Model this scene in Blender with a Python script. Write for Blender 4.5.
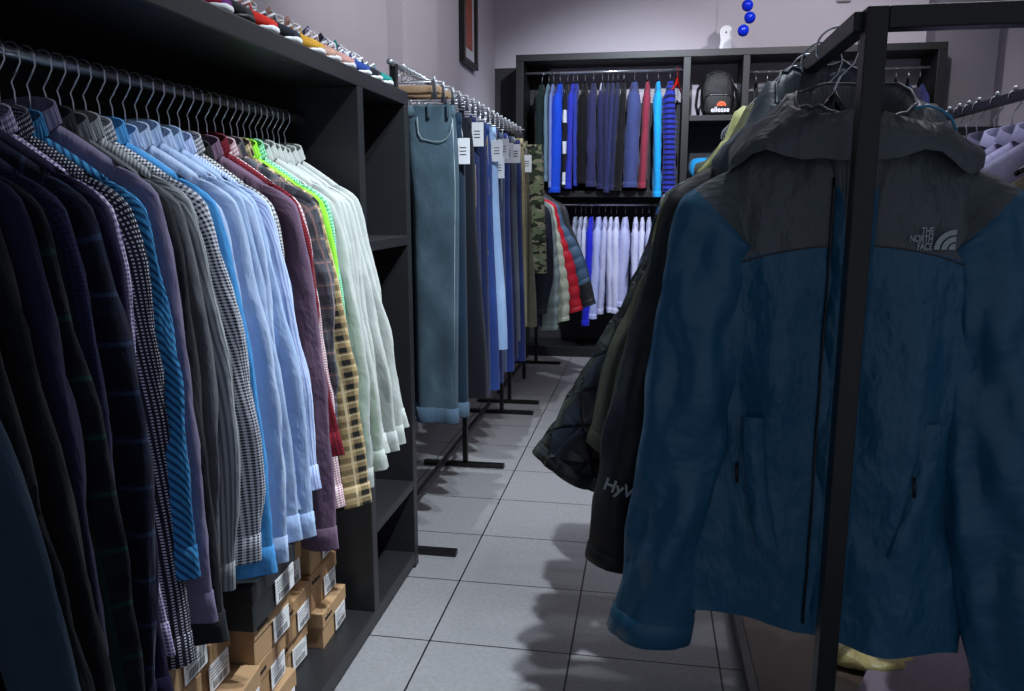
import bpy, bmesh, math, random
from mathutils import Vector, Matrix, noise

sc = bpy.context.scene
for o in list(bpy.data.objects): bpy.data.objects.remove(o)
COL = sc.collection
PI = math.pi

# ---------------------------------------------------------------- camera, light, exposure
cam = bpy.data.cameras.new('camera'); cam.sensor_width = 36; cam.sensor_fit = 'HORIZONTAL'
cam.lens = 790 / 1024 * 36; cam.clip_start = .05
camo = bpy.data.objects.new('camera', cam); COL.objects.link(camo); sc.camera = camo
camo.location = (0, 0, 1.5)
camo.rotation_euler = (math.radians(90 - 10.33), 0, math.radians(9.68))
sc.view_settings.view_transform = 'Standard'; sc.view_settings.look = 'None'
sc.view_settings.gamma = 1; sc.view_settings.use_curve_mapping = False
sc.view_settings.exposure = 0.0
w = bpy.data.worlds.new('shop_ambient'); sc.world = w; w.use_nodes = True
w.node_tree.nodes['Background'].inputs[0].default_value = (.72, .8, 1, 1)
w.node_tree.nodes['Background'].inputs[1].default_value = .3

def spot(name, loc, tgt, power, size, blend=.5, col=(1, 1, 1), rad=.03):
    l = bpy.data.lights.new(name, 'SPOT'); l.energy = power; l.spot_size = math.radians(size)
    l.spot_blend = blend; l.color = col; l.shadow_soft_size = rad
    o = bpy.data.objects.new(name, l); COL.objects.link(o); o.location = loc
    o.rotation_euler = (Vector(tgt) - Vector(loc)).to_track_quat('-Z', 'Y').to_euler()
    return o
COOL = (.83, .92, 1)
def fill_light(name, loc, sx, sy, power, col=(1, 1, 1)):
    l = bpy.data.lights.new(name, 'AREA'); l.shape = 'RECTANGLE'; l.size = sx; l.size_y = sy; l.energy = power; l.color = col
    o = bpy.data.objects.new(name, l); COL.objects.link(o); o.location = loc; return o
fill_light('ambient_fill_light', (.9, 5.2, 3.88), 2.2, 3.2, 42, (.95, .93, 1))  # unseen area light added for soft ambient fill, no actual fitting
fill_light('ambient_fill_light_near', (1.6, 1.6, 3.88), 1.0, 2.0, 4, (.95, .95, 1))  # weak unseen fill added over the near end
spot('spotlight_shirts', (.55, 2.1, 3.5), (-.85, 1.8, .8), 340, 46, .95, COOL)
spot('fill_spot_jacket_sleeves', (-.75, 2.3, 3.6), (-.12, 1.72, 1.15), 70, 26, .9, COOL)  # added fill spot to lift the dark sleeves, not a shop lamp
spot('fill_spot_left_wall', (.4, 2.9, 3.8), (-1.55, 4.3, 3.0), 150, 75, .95, (.97, .97, 1))  # added off-frame spot that brightens the left wall
spot('spotlight_aisle', (.62, 1.95, 3.6), (-.75, 3.2, 0), 480, 66, .9, COOL)
spot('spotlight_jeans', (-.75, 4.3, 3.6), (-.6, 4.9, 0), 200, 66, .9, COOL)
spot('spotlight_jeans_front', (.3, 2.0, 3.6), (-.9, 3.6, 1.2), 190, 42, .9, COOL)
spot('spotlight_back_rail', (.1, 4.9, 3.75), (-.3, 7.7, 1.6), 480, 66, .8, (.8, .87, 1))
spot('spotlight_back_right', (1.5, 5.6, 3.7), (1.3, 7.8, 2.4), 120, 95, .8, (.95, .92, 1))
spot('spotlight_right_rack', (1.3, 3.0, 3.7), (1.0, 2.4, 1.4), 60, 80, .8, (.85, .85, 1))

# ---------------------------------------------------------------- materials
def lin(c):
    if isinstance(c, str): c = [int(c[i:i + 2], 16) / 255 for i in (0, 2, 4)]
    return tuple(((v / 12.92) if v <= .04045 else ((v + .055) / 1.055) ** 2.4) for v in c) + (1,)

class NT:
    def __init__(s, name):
        s.m = bpy.data.materials.new(name); s.m.use_nodes = True
        s.t = s.m.node_tree; s.b = s.t.nodes['Principled BSDF']
    def n(s, typ, **kw):
        nd = s.t.nodes.new(typ)
        for k, v in kw.items(): setattr(nd, k, v)
        return nd
    def l(s, a, b): s.t.links.new(a, b)
    def math(s, op, a, b=None, c=None):
        nd = s.n('ShaderNodeMath', operation=op)
        for i, v in enumerate((a, b, c)):
            if v is None: continue
            if hasattr(v, 'links'): s.l(v, nd.inputs[i])
            else: nd.inputs[i].default_value = v
        return nd.outputs[0]
    def mix(s, f, a, b):
        nd = s.n('ShaderNodeMix', data_type='RGBA')
        for i, v in ((0, f), (6, a), (7, b)):
            if hasattr(v, 'links'): s.l(v, nd.inputs[i])
            else: nd.inputs[i].default_value = v
        return nd.outputs[2]
    def uv(s):
        nd = s.n('ShaderNodeUVMap'); sp = s.n('ShaderNodeSeparateXYZ'); s.l(nd.outputs[0], sp.inputs[0])
        return nd.outputs[0], sp.outputs[0], sp.outputs[1]
    def noise(s, vec, scale, detail=3, sc3=None, rough=.55):
        if sc3:
            mp = s.n('ShaderNodeMapping'); mp.inputs['Scale'].default_value = sc3; s.l(vec, mp.inputs[0]); vec = mp.outputs[0]
        nd = s.n('ShaderNodeTexNoise'); nd.inputs['Scale'].default_value = scale; nd.inputs['Detail'].default_value = detail
        nd.inputs['Roughness'].default_value = rough
        s.l(vec, nd.inputs['Vector']); return nd.outputs[0]
    def bump(s, h, strength=.3, dist=.01, prev=None):
        nd = s.n('ShaderNodeBump'); nd.inputs['Strength'].default_value = strength; nd.inputs['Distance'].default_value = dist
        s.l(h, nd.inputs['Height'])
        if prev: s.l(prev, nd.inputs['Normal'])
        s.l(nd.outputs[0], s.b.inputs['Normal']); return nd.outputs[0]
    def band(s, x, period, duty, off=0.):
        return s.math('LESS_THAN', s.math('FRACT', s.math('ADD', s.math('DIVIDE', x, period), off)), duty)

def simple(name, col, rough=.5, metal=0, spec=.5, nscale=0, nstr=.1, bump=0, bscale=50):
    t = NT(name); c = lin(col); t.b.inputs['Roughness'].default_value = rough; t.b.inputs['Metallic'].default_value = metal
    t.b.inputs['Specular IOR Level'].default_value = spec
    tc = t.n('ShaderNodeTexCoord').outputs['Object']
    if nscale:
        f = t.noise(tc, nscale)
        t.l(t.mix(f, tuple(v * (1 - nstr) for v in c[:3]) + (1,), tuple(min(1, v * (1 + nstr)) for v in c[:3]) + (1,)), t.b.inputs['Base Color'])
    else: t.b.inputs['Base Color'].default_value = c
    if bump: t.bump(t.noise(tc, bscale), bump, .005)
    return t.m

FC = {}
def fab(pat, *cols, size=.006, rough=.85, spec=.2, wr=.85, name=None, vec=None):
    key = (pat, cols, size, rough, wr)
    if key in FC: return FC[key]
    t = NT(name or pat + '_fabric'); c = [lin(x) for x in cols]
    t.b.inputs['Roughness'].default_value = rough; t.b.inputs['Specular IOR Level'].default_value = spec
    uvv, u, v = t.uv()
    k = c[0]
    if pat == 'gingham':
        a, b = t.band(u, size, .5), t.band(v, size, .5)
        k = t.mix(t.math('MULTIPLY', t.math('ADD', a, b), .5), c[1], c[0])
    elif pat == 'check':
        a, b = t.band(u, size, .45), t.band(v, size, .45)
        k = t.mix(t.math('MULTIPLY', a, b), c[1], c[0])
    elif pat == 'stripe':
        k = t.mix(t.band(u, size, .45), c[0], c[1])
    elif pat == 'hstripe':
        k = t.mix(t.band(v, size, .4), c[0], c[1])
    elif pat == 'twill':
        k = t.mix(t.band(t.math('ADD', u, t.math('MULTIPLY', v, .6)), size, .45), c[0], c[1])
    elif pat == 'grid':
        a, b = t.band(u, size, .2), t.band(v, size, .2)
        k = t.mix(t.math('MAXIMUM', a, b), c[0], c[1])
    elif pat == 'tartan':
        a, b = t.band(u, size, .42), t.band(v, size, .42)
        k = t.mix(t.math('MULTIPLY', t.math('ADD', a, b), .5), c[0], c[1])
        a, b = t.band(u, size, .09, .2), t.band(v, size, .09, .2)
        k = t.mix(t.math('MULTIPLY', t.math('MAXIMUM', a, b), .75), k, c[2])
    elif pat == 'camo':
        n1 = t.math('GREATER_THAN', t.noise(uvv, 14, 2), .52); n2 = t.math('GREATER_THAN', t.noise(uvv, 19, 2, (1, 1.3, 1)), .57)
        n3 = t.math('GREATER_THAN', t.noise(uvv, 26, 1, (1.4, 1, 1)), .6)
        k = t.mix(n3, t.mix(n2, t.mix(n1, c[0], c[1]), c[2]), c[3])
    elif pat == 'denim':
        f = t.noise(uvv, 9, 4, (1, .35, 1)); g = t.noise(uvv, 260, 2, (1, .25, 1))
        k = t.mix(t.math('MULTIPLY', t.math('POWER', f, 2.2), 1.7), c[0], c[1])
        k = t.mix(t.math('MULTIPLY', g, .35), k, c[0])
    elif pat == 'fade':      # dip-dyed garment, pale in the middle and strong at the hem
        k = t.mix(t.math('SMOOTH_MIN', t.math('MULTIPLY', t.math('ABSOLUTE', t.math('SUBTRACT', v, .55)), 2.2), 1., .1), c[1], c[0])
    elif pat == 'heather':
        k = t.mix(t.noise(uvv, 300, 2), c[0], c[1])
    else:
        f = t.noise(uvv, 30, 3)
        k = t.mix(f, tuple(x * .88 for x in c[0][:3]) + (1,), tuple(min(1, x * 1.1) for x in c[0][:3]) + (1,))
    if hasattr(k, 'links'): t.l(k, t.b.inputs['Base Color'])
    else: t.b.inputs['Base Color'].default_value = k
    n1 = t.bump(t.noise(uvv, 11, 4, (1.3, .45, 1)), wr, .02)
    t.bump(t.noise(uvv, 500, 1), .15, .002, n1)
    t.b.inputs['Sheen Weight'].default_value = .08
    FC[key] = t.m
    return t.m

def nylon(name, col, rough=.5, wr=.55, spec=.4, s=9):
    t = NT(name); c = lin(col); t.b.inputs['Roughness'].default_value = rough; t.b.inputs['Specular IOR Level'].default_value = spec
    uvv, u, v = t.uv()
    t.b.inputs['Base Color'].default_value = c
    n1 = t.bump(t.noise(uvv, s, 4, (1.2, .6, 1)), wr, .03)
    t.bump(t.noise(uvv, 420, 1), .2, .001, n1)
    return t.m

def board(name, col, rough=.45):
    t = NT(name); tc = t.n('ShaderNodeTexCoord').outputs['Object']
    f = t.noise(tc, 5, 5, (1, 1, 14)); c = lin(col)
    t.l(t.mix(f, tuple(x * .8 for x in c[:3]) + (1,), tuple(x * 1.25 for x in c[:3]) + (1,)), t.b.inputs['Base Color'])
    t.b.inputs['Roughness'].default_value = rough
    t.bump(f, .08, .003); return t.m

def floor_mat():
    t = NT('floor_tiles'); g = t.n('ShaderNodeNewGeometry').outputs['Position']
    sp = t.n('ShaderNodeSeparateXYZ'); t.l(g, sp.inputs[0])
    fx = t.math('FRACT', t.math('DIVIDE', t.math('ADD', sp.outputs[0], .7045 + 4.89), .489))
    fy = t.math('FRACT', t.math('DIVIDE', t.math('ADD', sp.outputs[1], .447 * 4 - 2.431 + 10 * .447), .447))
    def edge(f): return t.math('MINIMUM', f, t.math('SUBTRACT', 1, f))
    e = t.math('MINIMUM', edge(fx), edge(fy)); j = t.math('LESS_THAN', e, .0065)
    f = t.noise(g, 60, 4); f2 = t.noise(g, 2.2, 2)
    base = t.mix(f, lin('717172'), lin('a0a0a2')); base = t.mix(t.math('MULTIPLY', f2, .5), base, lin('818184'))
    t.l(t.mix(j, base, lin('141416')), t.b.inputs['Base Color'])
    t.b.inputs['Roughness'].default_value = .5; t.b.inputs['Specular IOR Level'].default_value = .35
    n = t.bump(t.math('SUBTRACT', 1, j), .4, .003); t.bump(f, .15, .002, n)
    return t.m

def wall_mat(name, col):
    t = NT(name); g = t.n('ShaderNodeNewGeometry').outputs['Position']; c = lin(col)
    t.l(t.mix(t.noise(g, 3, 3), tuple(x * .93 for x in c[:3]) + (1,), tuple(x * 1.05 for x in c[:3]) + (1,)), t.b.inputs['Base Color'])
    t.b.inputs['Roughness'].default_value = .9; t.bump(t.noise(g, 120, 3), .15, .003); return t.m

def wood_mat(name, a, b, s3=(1, 12, 1)):
    t = NT(name); tc = t.n('ShaderNodeTexCoord').outputs['Object']
    f = t.noise(tc, 6, 5, s3); t.l(t.mix(f, lin(a), lin(b)), t.b.inputs['Base Color'])
    t.b.inputs['Roughness'].default_value = .5; t.bump(f, .1, .003); return t.m

M = dict(
    black_board=board('black_woodgrain_board', '202124'), unit_board=board('dark_unit_board', '161719'), dark_board=board('dark_back_board', '2c2e2f', .7),
    steel=simple('black_painted_steel', '0b0b0c', .38, 0, .5, 30, .2, .1, 90),
    chrome=simple('chrome', 'd8dce2', .2, .85), nickel=simple('nickel', 'b4b8be', .3, .55), dull=simple('brushed_steel', '8d8f94', .35, 1),
    plastic=simple('black_plastic', '08080a', .25), whitep=simple('white_plastic', 'd8d8da', .4),
    paper=simple('white_card_tag', 'd4d6dc', .7), label=simple('white_box_label', 'e0e0e0', .6), ink=simple('black_ink', '17171a', .6),
    card=simple('brown_cardboard', 'ad8c68', .75, 0, .3, 8, .1, .1, 60), card2=simple('tan_cardboard', 'a2805c', .75, 0, .3, 8, .1, .1, 60),
    blackcard=simple('black_cardboard', '23272c', .5, 0, .4, 8, .1),
    wood=wood_mat('pale_hanger_wood', 'a5886a', '7f644a'), plank=wood_mat('dark_oak_planks', '3d3027', '57453a', (12, 1, 1)),
    blue_ball=simple('blue_glossy_ball', '0a2bd0', .12), red=simple('red_plastic', 'c2201c', .35),
    lace=simple('white_lace', 'dcdce0', .8), sole=simple('white_rubber_sole', 'd6d8dc', .5), dsole=simple('black_rubber_sole', '15151a', .5),
    button=simple('dark_button', '0d0d10', .3), wbutton=simple('pale_button', 'c9cdd6', .3),
)

# ---------------------------------------------------------------- helpers
def tag(o, label=None, cat=None, group=None, kind=None):
    if label and group and len(label.split()) < 5: label += ', one of the ' + group.replace('shirts on the left rail', 'garments on the left rail')
    if label: o['label'] = label
    if cat: o['category'] = cat
    if group: o['group'] = group
    if kind: o['kind'] = kind
    return o
def empty(name, loc=(0, 0, 0), rz=0, label=None, cat=None, group=None):
    o = bpy.data.objects.new(name, None); COL.objects.link(o); o.empty_display_size = .05
    o.location = loc; o.rotation_euler = (0, 0, rz); return tag(o, label, cat, group)
def build(name, bm, mat, parent=None, smooth=True, loc=None):
    me = bpy.data.meshes.new(name); bm.normal_update(); bm.to_mesh(me); bm.free()
    if smooth:
        for p in me.polygons: p.use_smooth = True
    for m in (mat if isinstance(mat, (list, tuple)) else [mat]): me.materials.append(m)
    o = bpy.data.objects.new(name, me); COL.objects.link(o)
    if parent: o.parent = parent
    if loc: o.location = loc
    return o
def box(bm, a, b, bev=0, mi=0):
    r = bmesh.ops.create_cube(bm, size=1)
    s = [b[i] - a[i] for i in range(3)]
    for v in r['verts']: v.co = Vector([a[i] + (v.co[i] + .5) * s[i] for i in range(3)])
    fs = set(f for v in r['verts'] for f in v.link_faces)
    for f in fs: f.material_index = mi
    if bev:
        es = list(set(e for v in r['verts'] for e in v.link_edges))
        bmesh.ops.bevel(bm, geom=es, offset=bev, segments=2, affect='EDGES', profile=.5)
    return bm
def bx(a, b, bev=0.002): return box(bmesh.new(), a, b, bev)
def tube(bm, pts, r, n=8, cap=True, closed=False, uv=False):
    pts = [Vector(p) for p in pts]; N = len(pts); rings = []; up = None
    for i, p in enumerate(pts):
        t = (pts[(i + 1) % N] - pts[i - 1]) if closed else (pts[min(i + 1, N - 1)] - pts[max(i - 1, 0)])
        t.normalize()
        if up is None: up = t.orthogonal().normalized()
        up = (up - t * up.dot(t)); up = up.normalized() if up.length > 1e-5 else t.orthogonal().normalized()
        sd = t.cross(up); rr = r[i] if isinstance(r, (list, tuple)) else r
        ra, rb = rr if isinstance(rr, (list, tuple)) else (rr, rr)
        rings.append([bm.verts.new(p + up * ra * math.cos(2 * PI * k / n) + sd * rb * math.sin(2 * PI * k / n)) for k in range(n)])
    for i in range(N if closed else N - 1):
        a, b = rings[i], rings[(i + 1) % N]
        for k in range(n): bm.faces.new((a[k], a[(k + 1) % n], b[(k + 1) % n], b[k]))
    if cap and not closed: bm.faces.new(rings[0][::-1]); bm.faces.new(rings[-1])
    return bm
def grid(bm, P, UV=None, closed=False, mi=0):
    """P[row][col] points; UV same shape"""
    V = [[bm.verts.new(p) for p in row] for row in P]; uvl = bm.loops.layers.uv.verify(); n = len(P[0])
    for i in range(len(P) - 1):
        for k in range(n if closed else n - 1):
            k2 = (k + 1) % n
            f = bm.faces.new((V[i][k], V[i + 1][k], V[i + 1][k2], V[i][k2])); f.material_index = mi
            if UV:
                us = [UV[i][k], UV[i + 1][k], UV[i + 1][k2], UV[i][k2]]
                if closed and k2 == 0:
                    w_ = UV[i][n - 1][0] + (UV[i][n - 1][0] - UV[i][n - 2][0])
                    us[2] = (w_, us[2][1]); us[3] = (w_, us[3][1])
                for lp, q in zip(f.loops, us): lp[uvl].uv = q
    return V
def copy_tree(o, parent=None):
    c = o.copy(); COL.objects.link(c); c.parent = parent
    for ch in o.children: copy_tree(ch, c)
    return c
def setmat(o, m, i=0):
    o.material_slots[i].link = 'OBJECT'; o.material_slots[i].material = m
def kid(o, name): return [c for c in o.children if c.name.split('.')[0] == name]
def lerp(a, b, t): return a + (b - a) * t
def sst(a, b, x):
    x = max(0, min(1, (x - a) / (b - a))); return x * x * (3 - 2 * x)
def text(body, size, loc, rot, mat, name='printed_text', parent=None, ext=.0006, align='CENTER'):
    cu = bpy.data.curves.new(name, 'FONT'); cu.body = body; cu.size = size; cu.extrude = ext; cu.align_x = align; cu.align_y = 'CENTER'
    cu.space_line = .78; cu.offset = size * .02
    tmp = bpy.data.objects.new(name, cu); COL.objects.link(tmp)
    dg = bpy.context.evaluated_depsgraph_get(); me = bpy.data.meshes.new_from_object(tmp.evaluated_get(dg))
    bpy.data.objects.remove(tmp); me.materials.clear(); me.materials.append(mat)
    o = bpy.data.objects.new(name, me); COL.objects.link(o); o.location = loc; o.rotation_euler = rot
    if parent: o.parent = parent
    return o
def extrude_poly(pts, y0, y1, bev=0):
    """outline in xz, thickness y0..y1"""
    bm = bmesh.new(); a = [bm.verts.new((x, y0, z)) for x, z in pts]; b = [bm.verts.new((x, y1, z)) for x, z in pts]
    n = len(pts); bm.faces.new(a); bm.faces.new(b[::-1])
    for i in range(n): bm.faces.new((a[i], b[i], b[(i + 1) % n], a[(i + 1) % n]))
    bmesh.ops.recalc_face_normals(bm, faces=bm.faces)
    return bm

# ---------------------------------------------------------------- garments
# local frame: x across the shoulders, y thickness (front at -y), z = 0 at the base of the neck
def body_grid(G, rnd):
    sh, hw, L, drop, T, nk = G['sh'], G['hw'], G['L'], G['drop'], G['T'], G['nk']
    nx, nv = G.get('nx', 20), G.get('nv', 24); ph = rnd.uniform(0, 6); A = G.get('A', .004); fq = G.get('fq', 2.3)
    nl = G.get('front_neck', .03); bulge = G.get('bulge'); seed = rnd.uniform(0, 99); hem = G.get('hem', .012); NA = G.get('NA', .006)
    yk = G.get('yoke')
    def ztop(s, side):
        a = abs(s)
        if a > nk: return -drop * ((a - nk) / (1 - nk)) ** 1.15
        return -(nl if side < 0 else .004) * (1 - (a / nk) ** 2)
    P, U = [], []
    cols = [(-1 + 2 * i / nx, -1) for i in range(nx + 1)] + [(1 - 2 * i / nx, 1) for i in range(1, nx)]
    vs = [(i / nv) ** 1.35 for i in range(nv + 1)]
    for iv, v in enumerate(vs):
        row, ur = [], []
        for s, side in cols:
            z0 = ztop(s, side); ze = -L + hem * math.cos(s * PI * 1.5 + ph) + G.get('hemtilt', 0) * s
            if yk:
                ny = yk['rows']; zy = yk['f'](s) if side < 0 else yk.get('b', yk['f'])(s)
                z = lerp(z0, zy, iv / ny) if iv <= ny else lerp(zy, ze, (iv - ny) / (nv - ny))
            else: z = lerp(z0, ze, v)
            d = z0 - z
            w_ = lerp(sh * .99, hw, sst(0, .45, -z)) if not G.get('wfun') else G['wfun'](-z)
            x = s * w_
            edge = max(0, 1 - abs(s) ** 3.2) ** .5
            top = min(1, (max(0, d) / (T * 2.2)) ** .5) if abs(s) > nk * .95 else .55 + .45 * min(1, d / .1)
            t = T * edge * top * G.get('tfun', lambda s, d: 1)(s, d)
            gr = sst(.05, .5, d)
            y = side * t + A * gr * math.sin(fq * PI * s + ph + 1.2 * z) * 1.0
            nn = noise.noise(Vector((x * 9 + seed, side * 3, z * 4))) + .5 * noise.noise(Vector((x * 22 + seed, side * 7, z * 10)))
            y += side * edge * NA * nn * min(1, d / .05) if d > 0 else 0
            if bulge: y += side * edge * bulge(x, z)
            row.append(Vector((x, y, z))); ur.append((x * 1.0 + (0 if side < 0 else 3), z))
        P.append(row); U.append(ur)
    return P, U
def sleeve_grid(G, sg, rnd, end=None, path=None):
    """sleeve path from the shoulder down to the cuff"""
    sh, drop = G['sh'], G['drop']; r0, r1, ty = G.get('r0', .085), G.get('r1', .05), G.get('ty', .016)
    ex, ey, ez = end or (sh + .07, 0, -.85)
    n, ns = G.get('sn', 14), G.get('ss', 22)
    yo = G.get('yo', -.004)
    P0 = Vector((sh - .05, 0, -drop - r0 * .86)); P1 = Vector((sh + .008, yo, -drop - r0 * 1.0)); P2 = Vector((sh + .03, yo, -drop - r0 * 2.0)); P3 = Vector((ex, ey + yo, ez))
    cen = []
    for i in range(ns + 1):
        t = i / ns
        if t < .18: q = t / .18; c = P0.lerp(P1, q)
        elif t < .32: q = (t - .18) / .14; c = (P1 * (1 - q) + Vector((sh + .02, yo, -drop - r0 * 1.3)) * q) * (1 - q) + (Vector((sh + .02, yo, -drop - r0 * 1.3)) * (1 - q) + P2 * q) * q
        else:
            q = (t - .32) / .68; c = P2.lerp(P3, q); c.x += G.get('bow', .012) * math.sin(q * PI); 
        cen.append(c)
    seed = rnd.uniform(0, 99); bulge = G.get('sbulge'); rows, U = [], []; acc = 0
    for i, c in enumerate(cen):
        t = i / ns
        # direction turns smoothly from sideways to down
        a = sst(0, .34, t) * PI / 2
        dn = (P3 - P2).normalized(); base = math.atan2(-dn.z, dn.x)
        ang = lerp(0.35, base, sst(0, .34, t))
        nrm = Vector((math.sin(ang), 0, math.cos(ang)))
        rr = lerp(r0 * 1.0, r0 * .8, sst(0, .3, t)) if t < .32 else lerp(r0 * .8, r1, ((t - .32) / .68) ** .9)
        tt = ty * (lerp(.35, 1, sst(0, .2, t))) * G.get('styf', lambda t: 1)(t)
        if i: acc += (cen[i] - cen[i - 1]).length
        row, ur = [], []
        tw = G.get('tw', 0) * sst(.35, 1, t); ya = Vector((0, 1, 0)); na = nrm * math.cos(tw) + ya * math.sin(tw); yb = ya * math.cos(tw) - nrm * math.sin(tw)
        for k in range(n):
            th = 2 * PI * k / n; cs, sn = math.cos(th), math.sin(th)
            nn = noise.noise(Vector((cs * 1.2 + seed, sn * 1.2, c.z * 6))) * .10 + noise.noise(Vector((cs * 2.5 + seed, sn * 2.5, c.z * 11))) * .13
            nn += .09 * math.sin(cs * 5 + seed + noise.noise(Vector((seed, 0, c.z * 5))) * 3) * sst(.2, .6, t) * G.get('fold', 1)
            nn *= G.get('snoise', 1) * sst(0.02, .3, t) * (1 - .7 * sst(.86, 1, t))
            rx = rr * (1 + nn); ry = tt * (1 + nn * 2.2)
            p = c + na * rx * (abs(cs) ** .9 * (1 if cs > 0 else -1)) + yb * ry * sn
            p.y += G.get('SA', .004) * math.sin(cs * 3 + seed + t * 3) * t
            if bulge: 
                b = bulge(th, acc); p += (nrm * cs + Vector((0, sn, 0))) * b
            p.x *= sg
            row.append(p); ur.append((th / (2 * PI) * (G['uw'] if 'uw' in G else 2 * rr + .04) + (5 if sg > 0 else 8), -acc))
        rows.append(row); U.append(ur)
    return rows, U
def flip(bm, doit):
    if doit: bmesh.ops.reverse_faces(bm, faces=bm.faces)
def sleeve_parts(root, G, sg, rnd, mat, end, cuffmat=None, cuff=.06, name='sleeve', cuffname='cuff'):
    rows, U = sleeve_grid(G, sg, rnd, end); ns = len(rows) - 1
    bm = bmesh.new(); grid(bm, rows, U, closed=True)
    flip(bm, sg > 0); sl = build(name, bm, mat, root)
    if cuff:
        c0, c1 = rows[-1], rows[-3]; cen1 = sum(c0, Vector()) / len(c0); d = (sum(c0, Vector()) / len(c0) - sum(c1, Vector()) / len(c1)).normalized()
        R = [];UU = []
        for off, s in ((-.003, .96), (-.002, 1.05), (cuff * .5, 1.07), (cuff - .002, 1.10), (cuff, 1.095), (cuff, 1.04), (cuff - .02, 1.0)):
            R.append([cen1 + Vector(((p - cen1).x * s, (p - cen1).y * (1 + (s - 1) * .6), (p - cen1).z * s)) + d * off for p in c0]); UU.append([(q[0], q[1] - off) for q in U[-1]])
        bm = bmesh.new(); grid(bm, R, UU, closed=True); flip(bm, sg > 0); build(cuffname, bm, cuffmat or mat, sl)
    return sl
def collar_part(root, mat, rx=.066, ry=.02, h=.042, tip=.055, open_=.35, name='collar', y0=-.002):
    """turned-down shirt collar with two points at the front"""
    bm = bmesh.new(); P, U = [], []; n = 22
    prof = ((.0, -.012, .97), (.15, .012, .95), (.5, h, .98), (.7, h + .002, 1.06), (1, 0, 1.25))
    for j, (a, z, k) in enumerate(prof):
        row, ur = [], []
        for i in range(n + 1):
            th = lerp(open_, 2 * PI - open_, i / n) - PI / 2   # 0 at the front (-y)
            f = abs(i / n - .5) * 2            # 1 at the front tips
            zz = z; kk = k
            if j == 4: zz = lerp(.002, -tip, f ** 5); kk = 1.2 + .22 * f ** 4
            if j in (2, 3): zz = z * lerp(1.12, .1, f ** 1.6)
            row.append(Vector((rx * kk * math.cos(th), y0 + ry * kk * math.sin(th) - (.006 * f ** 4 if j >= 3 else 0), zz)))
            ur.append((i / n * .4, a * .08))
        P.append(row); U.append(ur)
    grid(bm, P, U); return build(name, bm, mat, root)
def placket_part(root, mat, P, nx, wdt=.016, buttons=(), bmat=None, cols=None):
    """raised front placket following the body front"""
    mid = nx // 2; bm = bmesh.new(); R = []; U = []
    for row in P:
        c = row[mid]; R.append([Vector((c.x - wdt, c.y + .001, c.z)), Vector((c.x - wdt, c.y - .003, c.z)), Vector((c.x + wdt, c.y - .003, c.z)), Vector((c.x + wdt, c.y + .001, c.z))])
        U.append([(0, c.z), (.003, c.z), (.03, c.z), (.033, c.z)])
    grid(bm, R, U); o = build('placket', bm, mat, root)
    for b in buttons:
        i = min(range(len(P)), key=lambda i: abs(P[i][mid].z - b)); c = P[i][mid]
        bm = bmesh.new(); tube(bm, [(c.x, c.y - .003, c.z), (c.x, c.y - .0065, c.z)], .006, 10); build('button', bm, bmat, o)
    return o
def shirt(name, loc, rz, mat, label, cat, group, G, seed, endR, endL=None, collar=True, cuff=.06, placket=False, collarmat=None, cuffmat=None):
    rnd = random.Random(seed); root = empty(name, loc, rz, label, cat, group)
    P, U = body_grid(G, rnd); bm = bmesh.new(); grid(bm, P, U, closed=True)
    bmesh.ops.remove_doubles(bm, verts=bm.verts, dist=.0008)
    b = build('body', bm, mat, root)
    for sg, e in ((1, endR), (-1, endL or endR)):
        sleeve_parts(root, G, sg, rnd, mat, e, cuffmat, cuff)
    if collar: collar_part(root, collarmat or mat, ry=G['T'] * 1.25)
    if placket: placket_part(root, mat, P, G.get('nx', 20), buttons=[-.1 - .09 * k for k in range(8)], bmat=M['wbutton'])
    return root

# hangers -----------------------------------------------------------------
def make_hanger(label, group, half=.165, drop=.085, mat=None, hookmat=None, neck=.115, name='clothes_hanger'):
    """origin at the rail's centre line; bar spreads along x"""
    h = empty(name, (0, 0, 0), 0, label, 'hanger', group)
    bm = bmesh.new(); pts, rr = [], []
    for i in range(21):
        s = -1 + i / 10; a = abs(s); pts.append((s * half, 0, -neck - .035 - drop * a ** 1.15 + .045 * max(0, 1 - a * 3.2) ** 1.5)); rr.append((lerp(.012, .006, a), lerp(.008, .007, a)))
    tube(bm, pts, rr, 8); build('shoulder_bar', bm, mat or M['plastic'], h)
    bm = bmesh.new(); R = .0175; pts = []
    for i in range(12):
        a = lerp(-.35, PI + .2, i / 11); pts.append((R * math.cos(a) * -1, 0, R * math.sin(a) + 0.0))
    pts = [(p[0], p[1], p[2]) for p in pts]
    pts += [(R * 1.02, 0, -.018), (.006, 0, -.035), (-.004, 0, -.05), (0, 0, -.065), (0, 0, -neck - .004)]
    tube(bm, pts, .0021, 6); build('hook', bm, hookmat or M['chrome'], h)
    return h
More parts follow.
